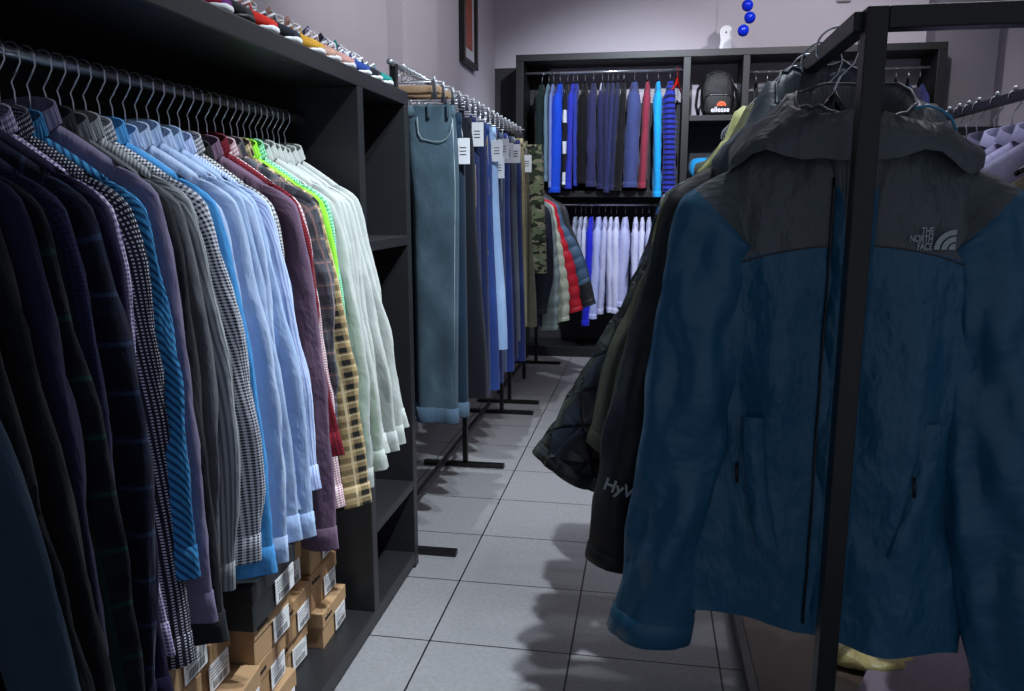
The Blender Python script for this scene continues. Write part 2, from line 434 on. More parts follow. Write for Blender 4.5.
def make_clip_hanger(label, group, half=.17, neck=.06, wood=False):
    if wood: half = .145
    h = empty('trouser_hanger', (0, 0, 0), 0, label, 'hanger', group)
    bm = bmesh.new()
    if wood: box(bm, (-half, -.009, -neck - .03), (half, .009, -neck), .004)
    else: tube(bm, [(-half, 0, -neck), (half, 0, -neck)], .0035, 8)
    if not wood:
        for sx in (-1, 1): tube(bm, [(0, 0, -neck + .03), (sx * half * .35, 0, -neck + .026), (sx * half * .8, 0, -neck + .004)], .0022, 6)
    build('bar', bm, M['wood'] if wood else M['nickel'], h)
    bm = bmesh.new(); R = .0175
    pts = [(-R * math.cos(lerp(-.35, PI + .2, i / 9)), 0, R * math.sin(lerp(-.35, PI + .2, i / 9))) for i in range(10)]
    pts += [(R, 0, -.02), (.004, 0, -.036), (0, 0, -neck)]
    tube(bm, pts, .0021, 6); build('hook', bm, M['chrome'], h)
    for sx in (-.82, .82):
        bm = bmesh.new(); x = sx * half
        for sy in (-1, 1): tube(bm, [(x, sy * .012, -neck + .022), (x, sy * .006, -neck), (x, sy * .005, -neck - .05)], [(.002, .008), (.002, .012), (.002, .014)], 8)
        tube(bm, [(x - .012, 0, -neck + .002), (x + .012, 0, -neck + .002)], .005, 8)
        build('clip', bm, M['nickel'], h)
    return h

# ================================================================ the room
def struct(name, a, b, mat, bev=0):
    o = build(name, bx(a, b, bev), mat, smooth=False); o['kind'] = 'structure'; return o
WALL = wall_mat('pale_lilac_plaster', 'c6c0c8'); WALLD = wall_mat('grey_plaster', '77747b'); WALL_SHADE = wall_mat('painted_shade_grey', '38383b')
struct('floor', (-1.75, -1.2, -.1), (5, 8.3, 0), floor_mat())
struct('wall_left', (-1.75, -1.2, 0), (-1.55, 8.3, 3.9), WALL)
struct('wall_back', (-1.75, 8.1, 0), (5, 8.3, 3.9), WALL)
struct('wall_right', (4.8, -1.2, 0), (5, 8.1, 3.9), WALL)
struct('ceiling', (-1.75, -1.2, 3.9), (5, 8.3, 4.0), WALL)
struct('trim_1', (-1.55, 4.72, 0), (-1.455, 5.5, 3.9), WALL)      # shallow pilaster on the left wall
struct('trim_2', (2.44, 7.85, 0), (2.96, 8.1, 3.9), WALLD)
struct('unit_shade_panel', (-1.55, 8.07, 0), (-1.0, 8.1, 2.8), WALL_SHADE)  # dark sheet painting in the back unit's shade on the wall beside it

# ================================================================ left wardrobe unit
BB = M['black_board']
un = empty('wardrobe_unit', (-1.2, 1.5, 0), 0, 'long low black open wardrobe unit along the left wall with shirts hanging inside', 'wardrobe')
def upart(name, a, b, mat=None, parent=un, bev=.003):
    L0 = parent.location if parent.parent is None else Vector()
    bm = bx([a[i] - L0[i] for i in range(3)], [b[i] - L0[i] for i in range(3)], bev)
    return build(name, bm, mat or BB, parent, smooth=False)
XF = -.912; XB = -1.48
upart('top_board', (XB, -.6, 1.857), (XF, 3.005, 1.907))
upart('side_panel', (XB, 2.957, 0), (XF + .001, 3.004, 1.857))
upart('divider', (XB, 2.465, .07), (XF, 2.513, 1.857))
upart('bottom_board', (XB, -.6, .02), (XF, 2.957, .07))
upart('plinth', (XB, -.6, 0), (XF - .03, 2.957, .02))
upart('shelf', (XB + .02, 2.513, 1.335), (XF, 2.957, 1.372))
upart('shelf', (XB + .02, 2.513, .345), (XF, 2.957, .38))
upart('back_panel', (XB - .02, -.6, .07), (XB, 2.957, 1.857), M['dark_board'])
bm = bmesh.new(); tube(bm, [(-1.1, -.59, 1.755), (-1.1, 2.465, 1.755)], .0125, 12)
RAILZ = 1.755
r_ = build('hanging_rail', bm, M['chrome'], un); r_.location = -Vector(un.location)

# ---------------------------------------------------------------- shirts
Wt = '#'
LB = fab('plain', 'a5bcde', name='pale_blue_cotton'); LB2 = fab('plain', 'b6c9e6', name='light_blue_cotton'); WH = fab('plain', 'aeb3af', name='white_cotton', wr=.6)
SH = [  # y, material, half extra flare, cuff z, label
 (.84, fab('plain', '2a3a4a'), .17, .60, 'slate navy shirt, nearest the camera at the lower left'),
 (.89, fab('plain', '1a1e20'), .15, .62, 'black shirt just behind the slate navy one'),
 (.94, fab('plain', '15181a'), .13, .60, 'black shirt behind the first black one, at the near end of the rail'),
 (.99, fab('plain', '1e1c38'), .08, .64, 'plain deep navy-purple shirt on the left rail'),
 (1.03, fab('tartan', '101a24', '0e0f1a', '173a34', size=.09), .09, .62, 'dark green and navy tartan shirt with a button on its cuff placket'),
 (1.075, fab('gingham', '12142a', '20244a', size=.0065), .02, .68, 'dark navy gingham shirt behind the tartan ones'),
 (1.12, fab('tartan', '131a30', '0f1120', '2a3a58', size=.08), .045, .62, 'dark navy and green tartan shirt before the deep purple one'),
 (1.16, fab('plain', '1d1636'), .035, .60, 'deep purple shirt before the purple gingham'),
 (1.20, fab('gingham', '5b4a8e', 'dcd8ea', size=.007), .05, .70, 'purple and white gingham shirt'),
 (1.235, fab('check', 'c9c9d4', '20202c', size=.006), .035, .64, 'small black and white houndstooth-check shirt whose cuff hangs lowest among the checks'),
 (1.27, fab('twill', '3e8fc4', '1a4a78', size=.011), .055, .82, 'bright blue diagonal-striped shirt'),
 (1.305, fab('plain', '7b748f'), .045, .68, 'plain dusty lilac shirt with a tall collar'),
 (1.345, fab('plain', '24282c'), .04, .62, 'charcoal shirt beside the lilac one'),
 (1.38, fab('plain', '63656b'), .04, .70, 'mid grey shirt'),
 (1.415, fab('stripe', 'a5a9ac', '6f7377', size=.007), .055, .70, 'pale grey shirt with fine vertical stripes'),
 (1.45, fab('gingham', '16182a', 'e2e4ee', size=.0065), .06, .74, 'black and white gingham shirt'),
 (1.49, fab('plain', '4f9fe0', name='bright_blue_cotton'), .085, .70, 'bright sky blue shirt right of the black gingham one'),
 (1.53, LB, .055, .76, 'first of five plain pale blue shirts, next to the bright sky blue one'),
 (1.57, LB2, .07, .69, 'second of the five plain pale blue shirts'),
 (1.61, LB, .08, .72, 'third and middle one of the five plain pale blue shirts'),
 (1.65, LB2, .07, .78, 'fourth of the five plain pale blue shirts'),
 (1.69, LB, .085, .70, 'last of the five plain pale blue shirts, next to the blue-striped white one'),
 (1.73, fab('stripe', 'c6d2ee', '8fa6d8', size=.0065), .06, .80, 'white shirt with fine pale blue stripes'),
 (1.77, fab('gingham', '1a1a20', 'd8d8d8', size=.0065), .03, .84, 'small black and white gingham shirt between the blue and the plum shirts'),
 (1.81, fab('plain', '1b1a1f'), .02, .80, 'black shirt almost hidden between gingham and plum'),
 (1.85, fab('heather', '5b4659', '7c6278'), .08, .60, 'washed plum shirt with a frayed square cuff'),
 (1.89, fab('gingham', '8c1428', '2e0a14', size=.0065), .075, .84, 'dark red gingham shirt'),
 (1.93, fab('gingham', '9a5866', 'e3dadd', size=.007), .07, .68, 'pink and white mini-check shirt'),
 (1.97, fab('tartan', '5d6068', '33353c', '9a7d78', size=.06), .04, .90, 'grey plaid shirt beside the beige tartan'),
 (2.01, fab('tartan', 'a58f66', '1d1c1b', 'cbbd98', size=.034), .09, .655, 'beige, brown and black tartan shirt'),
 (2.045, fab('plain', '8fe03c'), .05, .75, 'lime green shirt showing as a thin bright edge'),
 (2.08, fab('gingham', '2f9a63', 'a8dcc0', size=.007), .075, .73, 'green and white mini-check shirt'),
 (2.115, WH, .08, .66, 'first of seven white shirts, next to the green check'),
 (2.15, WH, .09, .70, 'second of the seven white shirts'),
 (2.185, WH, .095, .74, 'third of the seven white shirts'),
 (2.22, WH, .10, .70, 'fourth and middle one of the seven white shirts'),
 (2.255, WH, .11, .75, 'fifth of the seven white shirts'),
 (2.29, WH, .12, .74, 'sixth of the seven white shirts, last but one on the rail'),
 (2.33, WH, .13, .78, 'last white shirt on the rail, closest to the divider'),
]
hg = make_hanger('black plastic hanger with chrome hook carrying a shirt on the left rail', 'hangers on the left rail')
NZ = 1.622
for i, (y, m, fl, cz, lb) in enumerate(SH):
    rnd = random.Random(100 + i); sh = .185 + rnd.uniform(-.01, .01) - (.03 if i == 24 else 0)
    G = dict(sh=sh, hw=.225 + rnd.uniform(-.015, .015), L=NZ - cz - .09 + rnd.uniform(-.04, .06), drop=.078, T=.013, nk=.33, A=.004, NA=.005, nx=20, nv=22,
             r0=.078, r1=rnd.uniform(.046, .06), ty=rnd.uniform(.013, .017), yo=-.003, sn=16, ss=26, tw=rnd.uniform(-.45, .45), bow=rnd.uniform(-.01, .03), fold=1.3)
    rz = rnd.uniform(-.05, .05); end = (sh + .02 + fl + rnd.uniform(-.012, .012), rnd.uniform(-.006, .006), -(NZ - cz) + .06)
    dz = rnd.uniform(-.008, .008) + (.014 if i == 11 else -.012 if i == 24 else 0)
    shirt('dress_shirt', (-1.115, y, NZ + dz), rz, m, lb, 'shirt', 'shirts on the left rail', G, i, end, (sh + .04, 0, end[2] + .02), placket=(i in (4, 6)))
    h = hg if i == 0 else copy_tree(hg)
    h.location = (-1.1, y + .002, RAILZ); h.rotation_euler = (0, 0, rz + rnd.uniform(-.05, .05)); h['label'] = hg['label']

# ---------------------------------------------------------------- shoe boxes
def shoebox(loc, rz, size, mat, label, blk=False, lid=True):
    """size = (depth x, width y, height z); the end with the label faces +x"""
    dx, dy, dz = size; b = empty('shoe_box', loc, rz, label, 'box', 'shoe boxes stacked under the shirts')
    build('box_body', bx((-dx, -dy / 2, 0), (0, dy / 2, dz * .93), .002), mat, b, False)
    build('lid', bx((-dx - .004, -dy / 2 - .005, dz * .58), (.005, dy / 2 + .005, dz), .003), mat, b, False)
    lz = dz * (.30 if not blk else .4)
    lab = build('label_sticker', bx((.0052, -dy * .02, dz * .08), (.0066, dy * .44, dz * .62), 0), M['label'], b, False)
    bm = bmesh.new(); r = random.Random(int(loc[1] * 1000))
    y = -dy * .0
    for k in range(13):
        w_ = r.uniform(.0015, .004); box(bm, (.0067, y + .012, dz * .12), (.0069, y + .012 + w_, dz * .27)); y += w_ + .0025
    for k in range(4): box(bm, (.0067, dy * .02, dz * (.33 + .065 * k)), (.0069, dy * r.uniform(.2, .42), dz * (.345 + .065 * k)))
    build('barcode', bm, M['ink'], lab, False)
    if not blk: text('balance', .02, (.0058, -dy * .30, dz * .8), (PI / 2, 0, PI / 2), M['ink'], parent=b)
    return b
C1, C2, BC = M['card'], M['card2'], M['blackcard']
bw, bh = .205, .125
BX = [  # x, y, z, depth, width, height, rot, mat, label
 (-1.0, 2.31, .07, .33, .2, .125, .03, C1, 'brown shoe box at the bottom of the stack nearest the divider'),
 (-1.03, 2.30, .197, .33, .2, .125, -.02, C2, 'brown shoe box second from the bottom in the stack nearest the divider'),
 (-1.035, 2.31, .324, .33, .2, .125, .04, C1, 'brown shoe box third from the bottom in the stack nearest the divider'),
 (-1.045, 2.305, .451, .33, .2, .125, .0, C2, 'brown shoe box on top of the stack nearest the divider'),
 (-1.04, 2.07, .07, .33, .2, .125, -.04, C1, 'brown shoe box at the bottom of the second stack from the divider'),
 (-1.02, 2.075, .197, .33, .2, .125, .04, C2, 'brown shoe box second up in the second stack from the divider'),
 (-1.05, 2.08, .324, .33, .2, .135, .0, C1, 'brown shoe box under the top of the second stack from the divider'),
 (-1.05, 2.07, .461, .33, .2, .125, .03, C2, 'brown shoe box topmost of the second stack from the divider'),
 (-.955, 1.81, .07, .33, .2, .125, .0, C1, 'brown shoe box at the bottom, two stacks below the black box'),
 (-.965, 1.79, .197, .33, .2, .125, .06, C2, 'brown shoe box second up, under the black box'),
 (-.96, 1.81, .324, .33, .2, .125, .0, C1, 'brown shoe box directly under the black box'),
 (-.935, 1.785, .451, .33, .25, .125, .03, BC, 'large black shoe box with white labels on top of the brown boxes'),
 (-.95, 1.62, .07, .33, .21, .13, -.05, C2, 'brown shoe box at floor level left of the black box stack'),
 (-.94, 1.60, .202, .33, .21, .13, .1, C1, 'brown shoe box second up, left of the black box'),
 (-1.0, 1.56, .334, .33, .205, .13, .03, C2, 'brown shoe box left of the large black box'),
 (-.955, 1.40, .466, .33, .205, .13, .04, C1, 'brown shoe box topmost of the stack below the charcoal and grey shirts'),
 (-.955, 1.36, .07, .33, .205, .13, .0, C1, 'brown shoe box at the bottom below the charcoal shirt'),
 (-.945, 1.36, .202, .33, .205, .13, .0, C2, 'brown shoe box second up below the charcoal shirt'),
 (-.955, 1.36, .334, .33, .205, .13, .05, C1, 'brown shoe box with its lid below the black and white check cuff'),
 (-.96, 1.14, .07, .33, .205, .13, .0, C2, 'brown shoe box at the bottom of the stack nearest the camera'),
 (-.95, 1.13, .202, .33, .205, .13, .05, C1, 'brown shoe box second up in the stack nearest the camera'),
 (-.95, 1.12, .334, .33, .205, .13, -.03, C2, 'brown shoe box topmost of the stack nearest the camera'),
]
for x, y, z, d, wd, hh, rz, m, lb in BX: shoebox((x, y, z), rz, (d, wd, hh), m, lb, m is BC)

# ---------------------------------------------------------------- sneakers on the unit
def make_sneaker():
    root = empty('sneaker', (0, 0, 0), 0, 'x', 'shoe', 'sneakers along the top of the wardrobe unit')
    N, K = 22, 16
    def wid(t): return (.034 + .012 * math.sin(PI * min(1, t * 1.1)) + .012 * sst(.45, .75, t)) * (1 - max(0, (t - .74) / .275) ** 2.4) ** .5
    def shape(t, z0, z1, ex, full=True):
        x = lerp(-.27, .015, t); R = []
        for k in range(K):
            a = 2 * PI * k / K; c, s = math.cos(a), math.sin(a)
            R.append(Vector((x, (wid(t) + ex) * abs(c) ** .7 * (1 if c > 0 else -1), lerp(z0, z1, .5 + .5 * abs(s) ** .6 * (1 if s > 0 else -1)))))
        return R
    bm = bmesh.new(); P = []
    for i in range(N + 1):
        t = i / N; k = 1; k2 = 1 - .8 * max(0, (.05 - t) / .05) ** 2
        z1 = .017 + .014 * (1 - t) + .006 * sst(.85, 1, t); R = shape(t, .0 + .012 * sst(.8, 1, t), z1, .0025)
        for v in R: v.y *= k * k2
        P.append(R)
    V = grid(bm, P, closed=True); bm.faces.new(V[0]); bm.faces.new(V[-1][::-1])
    bmesh.ops.recalc_face_normals(bm, faces=bm.faces); build('sole', bm, M['sole'], root)
    bm = bmesh.new(); P = []
    for i in range(N + 1):
        t = i / N; top = lerp(.105, .068, sst(.25, .62, t)) if t < .62 else lerp(.068, .052, sst(.62, .92, t))
        if t > .8: top -= .018 * ((t - .8) / .2) ** 2
        k = 1; R = shape(t * .985, .018, top, -.002)
        for v in R:
            v.y *= k
            if v.z > .055: v.y *= lerp(1, .62, (v.z - .055) / .06)
        P.append(R)
    V = grid(bm, P, closed=True); bm.faces.new(V[0]); bm.faces.new(V[-1][::-1])
    bmesh.ops.recalc_face_normals(bm, faces=bm.faces); up = build('upper', bm, M['sole'], root)
    bm = bmesh.new()   # toe cap
    P = []
    for i in range(7):
        t = lerp(.86, .985, i / 6); R = shape(t, .014, lerp(.048, .032, i / 6), .0005)
        kk = 1
        for v in R: v.y *= kk
        P.append(R)
    grid(bm, P, closed=True); build('toe_cap', bm, M['sole'], root)
    bm = bmesh.new()
    for k in range(5):
        x = -.125 + .02 * k; z = .084 - .0045 * k
        tube(bm, [(x, -.026, z - .008), (x + .006, 0, z + .004), (x, .026, z - .008)], .0028, 6)
    for sg in (1, -1):
        tube(bm, [(-.11, 0, .090), (-.105, sg * .010, .099), (-.098, sg * .020, .101), (-.09, sg * .027, .096), (-.088, sg * .024, .089), (-.095, sg * .012, .087), (-.105, 0, .088)], .0024, 6)
    build('laces', bm, M['lace'], root)
    bm = bmesh.new(); tube(bm, [(-.17, 0, .1), (-.165, 0, .118), (-.15, 0, .13)], [(.004, .022), (.004, .022), (.003, .018)], 8); build('tongue', bm, M['sole'], root)
    bm = bmesh.new()
    for sg in (1, -1):
        R = []
        for i in range(6):
            x = lerp(-.17, -.07, i / 5); y = sg * (.0445 + .004 * math.sin(i)); R.append([Vector((x, y, .038)), Vector((x + .02, sg * (abs(y) - .004), .058))])
        grid(bm, R)
    build('side_stripe', bm, M['lace'], root)
    return root
sn = make_sneaker(); sn.name = 'sneaker'
def suede(c): return fab('plain', c, rough=.8, wr=.2, name='suede')
SN = [ # y, upper, cap/accent, sole, rot, label
 (1.61,  'b9bdc2', 'd8dade', 'sole', .25, 'white and grey sneaker, first at the near end of the unit top'),
 (1.755,  '6a1f74', 'b02a46', 'sole', .2, 'purple and magenta sneaker on the unit top'),
 (1.86,  '2b2d33', '17181c', 'dsole', .25, 'black and grey sneaker between the purple and the red one'),
 (1.985,  'c42318', 'c42318', 'sole', .15, 'bright red suede sneaker with a white sole'),
 (2.125, '1d2030', '12141e', 'sole', .2, 'dark navy sneaker right of the red one'),
 (2.285, 'c99632', 'c99632', 'sole', .15, 'mustard yellow suede sneaker'),
 (2.41, 'b98f80', 'c8a08e', 'sole', .2, 'beige sneaker with white laces next to the mustard one'),
 (2.535, 'c4938c', 'c9988f', 'sole', .2, 'dusty pink sneaker with untied white laces'),
 (2.68, '24418c', '1f3c86', 'sole', .15, 'royal blue sneaker with a white sole'),
 (2.80, '15182a', '10121c', 'sole', .2, 'black-navy sneaker between the blue and the teal one'),
 (2.92, '1f7d78', '1f7d78', 'sole', .15, 'teal sneaker at the far end of the unit top'),
]
for i, (y, c, c2, so, rz, lb) in enumerate(SN):
    s = sn if i == 0 else copy_tree(sn); s['label'] = lb
    s.location = (-.965, y, 1.9072); s.rotation_euler = (0, 0, rz - .1); s.scale = (1.25, 1.3, 1.3)
    setmat(kid(s, 'upper')[0], suede(c)); setmat(kid(s, 'toe_cap')[0], suede(c2)); setmat(kid(s, 'sole')[0], M[so]); setmat(kid(s, 'tongue')[0], suede(c))
s = copy_tree(sn); s['label'] = 'white and pink sneaker on the low shelf behind the divider'; s['group'] = 'sneaker on the low shelf'; s.location = (-.98, 2.60, .3805); s.rotation_euler = (0, 0, 0)
setmat(kid(s, 'upper')[0], suede('b04a50')); setmat(kid(s, 'toe_cap')[0], M['sole'])

# ---------------------------------------------------------------- jeans racks
def rack_feet(y, rack):
    bm = bx((-1.24, y - .02, .0), (-.77, y + .02, .025), .003); 
    for v in bm.verts: v.co -= rack.location
    build('foot', bm, M['steel'], rack, False)
def rack(y0, y1, feet, z, label, x=-1.0):
    r = empty('clothes_rack', (x, (y0 + y1) / 2, 0), 0, label, 'clothes rack', 'low black clothes racks along the left wall')
    for y in feet: rack_feet(y, r)
    for y in (y0, (y0 + y1) / 2, y1):
        bm = bx((-.014, y - .014 - r.location.y, .02), (.014, y + .014 - r.location.y, z), .003); build('post', bm, M['steel'], r, False)
    bm = bx((-.1, y0 - r.location.y, .06), (-.075, y1 - r.location.y, .085), .003); build('base_rail', bm, M['steel'], r, False)
    bm = bmesh.new(); tube(bm, [(0, y0 - r.location.y - .05, z), (0, y1 - r.location.y + .05, z)], .0125, 12); build('hanging_rail', bm, M['chrome'], r)
    return r
rack(3.11, 5.42, (3.10, 4.25, 5.42), 2.03, 'black steel clothes rack holding the jeans')
rack(5.75, 7.2, (5.72, 7.22), 1.74, 'black steel clothes rack holding the camouflage and padded jackets')

def jeans(loc, rz, mat, label, seed, L=1.28, hw=.2, T=.02, rolled=None, tagz=None, stitch=None, group='jeans and trousers on the rack', cat='jeans', name='jeans'):
    rnd = random.Random(seed); root = empty(name, loc, rz, label, cat, group); flare = rnd.uniform(.05, .36) if seed else 0
    nx, nv = 12, 30; ph = rnd.uniform(0, 6)
    for leg in (-1, 1):
        P, U = [], []
        cols = [(-1 + 2 * i / nx, -1) for i in range(nx + 1)] + [(1 - 2 * i / nx, 1) for i in range(1, nx)]
        for iv in range(nv + 1):
            v = iv / nv; z = -L * v; row, ur = [], []
            xi = lerp(-.012, .006, sst(.15, .3, v)); xo = lerp(lerp(hw * .93, hw, sst(0, .15, v)), hw * (.93 + flare), sst(.2, 1, v))
            xi = lerp(xi, .0 + .01, v)
            for s, side in cols:
                x = lerp(xi, xo, (s + 1) / 2) if leg > 0 else -lerp(xi, xo, (1 - s) / 2)
                e = max(0, 1 - abs(s) ** 4) ** .5
                t = T * e * lerp(.75, 1, sst(0, .1, v))
                y = side * t + .006 * v * math.sin(3 * s + ph + 3 * v) + leg * .004 * v
                y += side * e * .006 * (noise.noise(Vector((x * 12 + seed, side * 3, z * 5))) + .6 * noise.noise(Vector((x * 30, side * 3, z * 22 + seed))) * (1 if v > .75 or v < .2 else .4))
                row.append(Vector((x, y, z + .006 * abs(s) * (1 - v)))); ur.append((x * .5 + (0 if side < 0 else 2), z))
            P.append(row); U.append(ur)
        bm = bmesh.new(); grid(bm, P, U, closed=True); build('trouser_leg', bm, mat, root)
        if rolled:
            bm = bmesh.new(); R = []; c = sum(P[-1], Vector()) / len(P[-1])
            for dz, k in ((.065, 1.0), (.063, 1.12), (0, 1.16), (-.004, 1.08), (0, 1.)):
                R.append([Vector((c.x + (p.x - c.x) * (1 + (k - 1) * .4), c.y + (p.y - c.y) * (k * 1.15), -L + dz)) for p in P[-1]])
            grid(bm, R, [[(k * .02, j * .02) for k in range(len(P[-1]))] for j in range(5)], closed=True); build('rolled_cuff', bm, rolled, root)
    # waistband
    bm = bmesh.new(); R = []; n = 28
    for dz, k in ((.004, .96), (.006, 1.05), (-.035, 1.07), (-.037, .98)):
        R.append([Vector((hw * .945 * math.copysign(abs(math.cos(2 * PI * i / n)) ** .8, math.cos(2 * PI * i / n)), T * .85 * k * math.copysign(abs(math.sin(2 * PI * i / n)) ** .6, math.sin(2 * PI * i / n)) * .82, dz)) for i in range(n)])
    grid(bm, R, [[(i * .03, j * .04) for i in range(n)] for j in range(4)], closed=True); build('waistband', bm, mat, root)
    if stitch:
        y = -T - .003
        for sg in (-1, 1):
            bm = bmesh.new(); pts = [(sg * lerp(.185, .07, t) , y - .003 * math.sin(PI * t), -.045 - .075 * math.sin(PI / 2 * t) ** .7 * 1.0 if t < 1 else -.12) for t in [i / 12 for i in range(13)]]
            pts = [(sg * .188, y, -.06), (sg * .18, y - .002, -.10), (sg * .165, y - .003, -.125), (sg * .14, y - .003, -.137), (sg * .1, y - .003, -.135), (sg * .06, y - .002, -.125), (sg * .045, y, -.10), (sg * .042, y, -.04)]
            tube(bm, pts, .0016, 5); build('pocket_stitching', bm, stitch, root)
        for xx in (-.17, -.09, .09, .17): build('belt_loop', bx((xx - .006, -T - .006, -.045), (xx + .006, -T, .012), .001), mat, root)
        bm = bmesh.new(); tube(bm, [(hw * .90, -T * .55, -.05), (hw * .935, -T * .5, -.3), (hw * .9, -T * .6, -.7), (hw * .86, -T * .6, -L + .07)], .0018, 5)
        build('side_seam', bm, stitch, root)
    if tagz is not None:
        bm = bx((hw * .86, -T - .010, tagz - .105), (hw * .86 + .058, -T - .008, tagz), .0005)
        t = build('price_tag', bm, M['paper'], root, False)
        bm = bmesh.new(); tube(bm, [(hw * .86 + .03, -T - .009, tagz - .008), (hw * .86 + .022, -T - .005, tagz + .04)], .0008, 4); build('tag_string', bm, M['lace'], t)
        bm = bmesh.new()
        for k in range(3): box(bm, (hw * .86 + .014, -T - .0106, tagz - .04 - .014 * k), (hw * .86 + .042, -T - .010, tagz - .036 - .014 * k))
        build('tag_print', bm, M['ink'], t, False)
    return root
D = lambda a, b, s=0: fab('denim', a, b, rough=.9, wr=.35, name='denim')
ST = simple('grey_stitching', '93a0a4', .8); STO = simple('tan_stitching', '8a7a5c', .8)
lightcuff = fab('denim', '3c5063', '5b7084', name='denim_inside', rough=.9, wr=.35)
JN = [ # y, material, L, rolled, tag z, label, hw
 (3.20, D('22343f', '5d7482'), 1.31, lightcuff, None, 'faded blue jeans with rolled hem at the near end of the rack', .205, ST),
 (3.34, D('0e1c2a', '1c3850'), 1.30, lightcuff, -.10, 'dark blue jeans with a rolled pale hem behind the faded pair', .20, None),
 (3.50, D('0a0d14', '141a26'), 1.25, None, None, 'black-blue jeans, third on the rack', .205, None),
 (3.64, D('121a40', '243468'), 1.28, None, -.02, 'indigo jeans with a white tag beside the black-blue pair', .20, STO),
 (3.78, D('0d1430', '1b2858'), 1.32, None, None, 'dark indigo jeans, fifth on the rack', .205, None),
 (3.91, D('1a2a5c', '31509a'), 1.32, None, None, 'mid indigo jeans with crumpled hem', .205, STO),
 (4.03, D('7c9ac4', 'aac4e8'), 1.13, None, -.06, 'pale washed light blue jeans, shorter than its neighbours', .21, None),
 (4.15, D('10163a', '202e68'), 1.34, None, -.14, 'dark indigo jeans just behind the pale washed pair', .20, None),
 (4.28, D('283048', '46587c'), 1.30, None, -.03, 'grey-blue jeans with a white tag in the middle of the rack', .20, ST),
 (4.42, D('131d4c', '233f8c'), 1.33, None, -.05, 'bright indigo jeans with pale frayed hem', .205, None),
 (4.55, D('10142c', '1e2852'), 1.28, None, None, 'navy jeans before the grey pair', .20, None),
 (4.68, D('363c48', '5c6672'), 1.2, None, -.04, 'grey denim jeans with a white tag', .20, None),
 (4.80, D('0f173c', '1d3274'), 1.34, None, None, 'deep blue jeans, last denim pair before the khaki trousers', .21, None),
 (4.93, fab('plain', '8a8264', name='khaki_twill'), 1.16, None, None, 'khaki chino trousers', .21, None),
 (5.06, fab('plain', '6c6a52', name='olive_twill'), 1.16, None, -.07, 'olive-grey chino trousers with a tag', .205, None),
 (5.19, fab('plain', '4b4a3c', name='drab_twill'), 1.2, None, None, 'drab green chino trousers behind the tagged olive pair', .2, None),
 (5.36, fab('camo', '6b7358', '2c3626', '8a8470', '1c1f18', size=.02, name='camouflage_cotton'), .85, None, None, 'green and khaki camouflage trousers at the far end of the jeans rack', .27, None),
]
ch = make_clip_hanger('steel trouser hanger with two clips on the jeans rack', 'trouser hangers on the jeans rack')
cw = make_clip_hanger('wooden trouser hanger bar with chrome hook behind the first jeans', 'wooden trouser hangers', wood=True)
for i, (y, m, L, ro, tg, lb, hw, st) in enumerate(JN):
    rnd = random.Random(i + 40); rz = rnd.uniform(-.06, .06)
    jeans((-.97, y, 1.865 + rnd.uniform(-.012, .012)), rz, m, lb, i, L=L, hw=hw, T=.022 if i == 0 else .028, rolled=ro, tagz=tg, stitch=st)
    h = ch if i == 0 else copy_tree(ch); h.location = (-1.0, y, 2.03); h.rotation_euler = (0, 0, rz); kid(h, 'bar')
    for c in h.children:
        pass
for c in ch.children:
    # lengthen hook so that the clips reach the waistbands
    pass
for i, y in enumerate((3.255, 3.29, 3.40, 3.44)):
    h = cw if i == 0 else copy_tree(cw); h.location = (-1.0, y, 2.025); h.rotation_euler = (0, 0, .05 * (i - 1))

# second rack: camouflage trousers/jacket and padded jackets -------------------
def puff(period, amp, phase=0):
    return (lambda x, z: amp * (abs(math.sin(PI * (z + phase) / period)) ** .5 - .3)), (lambda th, a: amp * (abs(math.sin(PI * (a + phase) / period)) ** .5 - .3))
pb, ps = puff(.095, .012)
PJ = [
 (5.80, nylon('navy_shell', '1b2233', .6), .02, .66, .20, False, 'dark navy jacket left of the grey-green padded one'),
 (5.92, nylon('grey_green_quilt', '8a9b9b', .6), .16, .52, .20, True, 'pale grey-green padded jacket'),
 (6.06, nylon('cream_quilt', 'c4ceb8', .6), .32, .56, .20, True, 'cream padded jacket left of the red one'),
 (6.20, nylon('red_quilt', 'c01c30', .5), .50, .62, .21, True, 'red padded jacket'),
 (6.38, nylon('blue_grey_quilt', '3c5670', .6), .58, .82, .22, True, 'blue-grey padded jacket right of the red one'),
 (6.54, nylon('black_shell', '222226', .6), .62, .64, .23, False, 'black jacket at the far side of the padded ones'),
 (6.72, nylon('charcoal_shell', '2c2d31', .6), .60, .60, .24, False, 'charcoal jacket, last on the second rack'),
]
for i, (y, m, fl, cz, sh, pf, lb) in enumerate(PJ):
    nz = 1.60 + .01 * (i % 2)
    G = dict(sh=sh, hw=sh + .04, L=nz - .58, drop=.10, T=.035, nk=.33, A=.004, NA=.006, nx=16, nv=44 if pf else 20, r0=.10, r1=.065, ty=.04, yo=-.0, sn=12, ss=60 if pf else 18, snoise=.6, bow=.03)
    if pf: G['bulge'] = pb; G['sbulge'] = ps
    shirt('padded_jacket' if pf else 'jacket', (-1.0, y, nz), random.Random(i).uniform(-.06, .06), m, lb, 'jacket', 'jackets on the second rack', G, 300 + i, (sh + fl * .45, 0, -(nz - cz) + .05), cuff=.03)
    h = make_hanger('black hanger on the second clothes rack', 'hangers on the second rack') if i == 0 else copy_tree(h0)
    if i == 0: h0 = h
    h.location = (-1.0, y, 1.74)

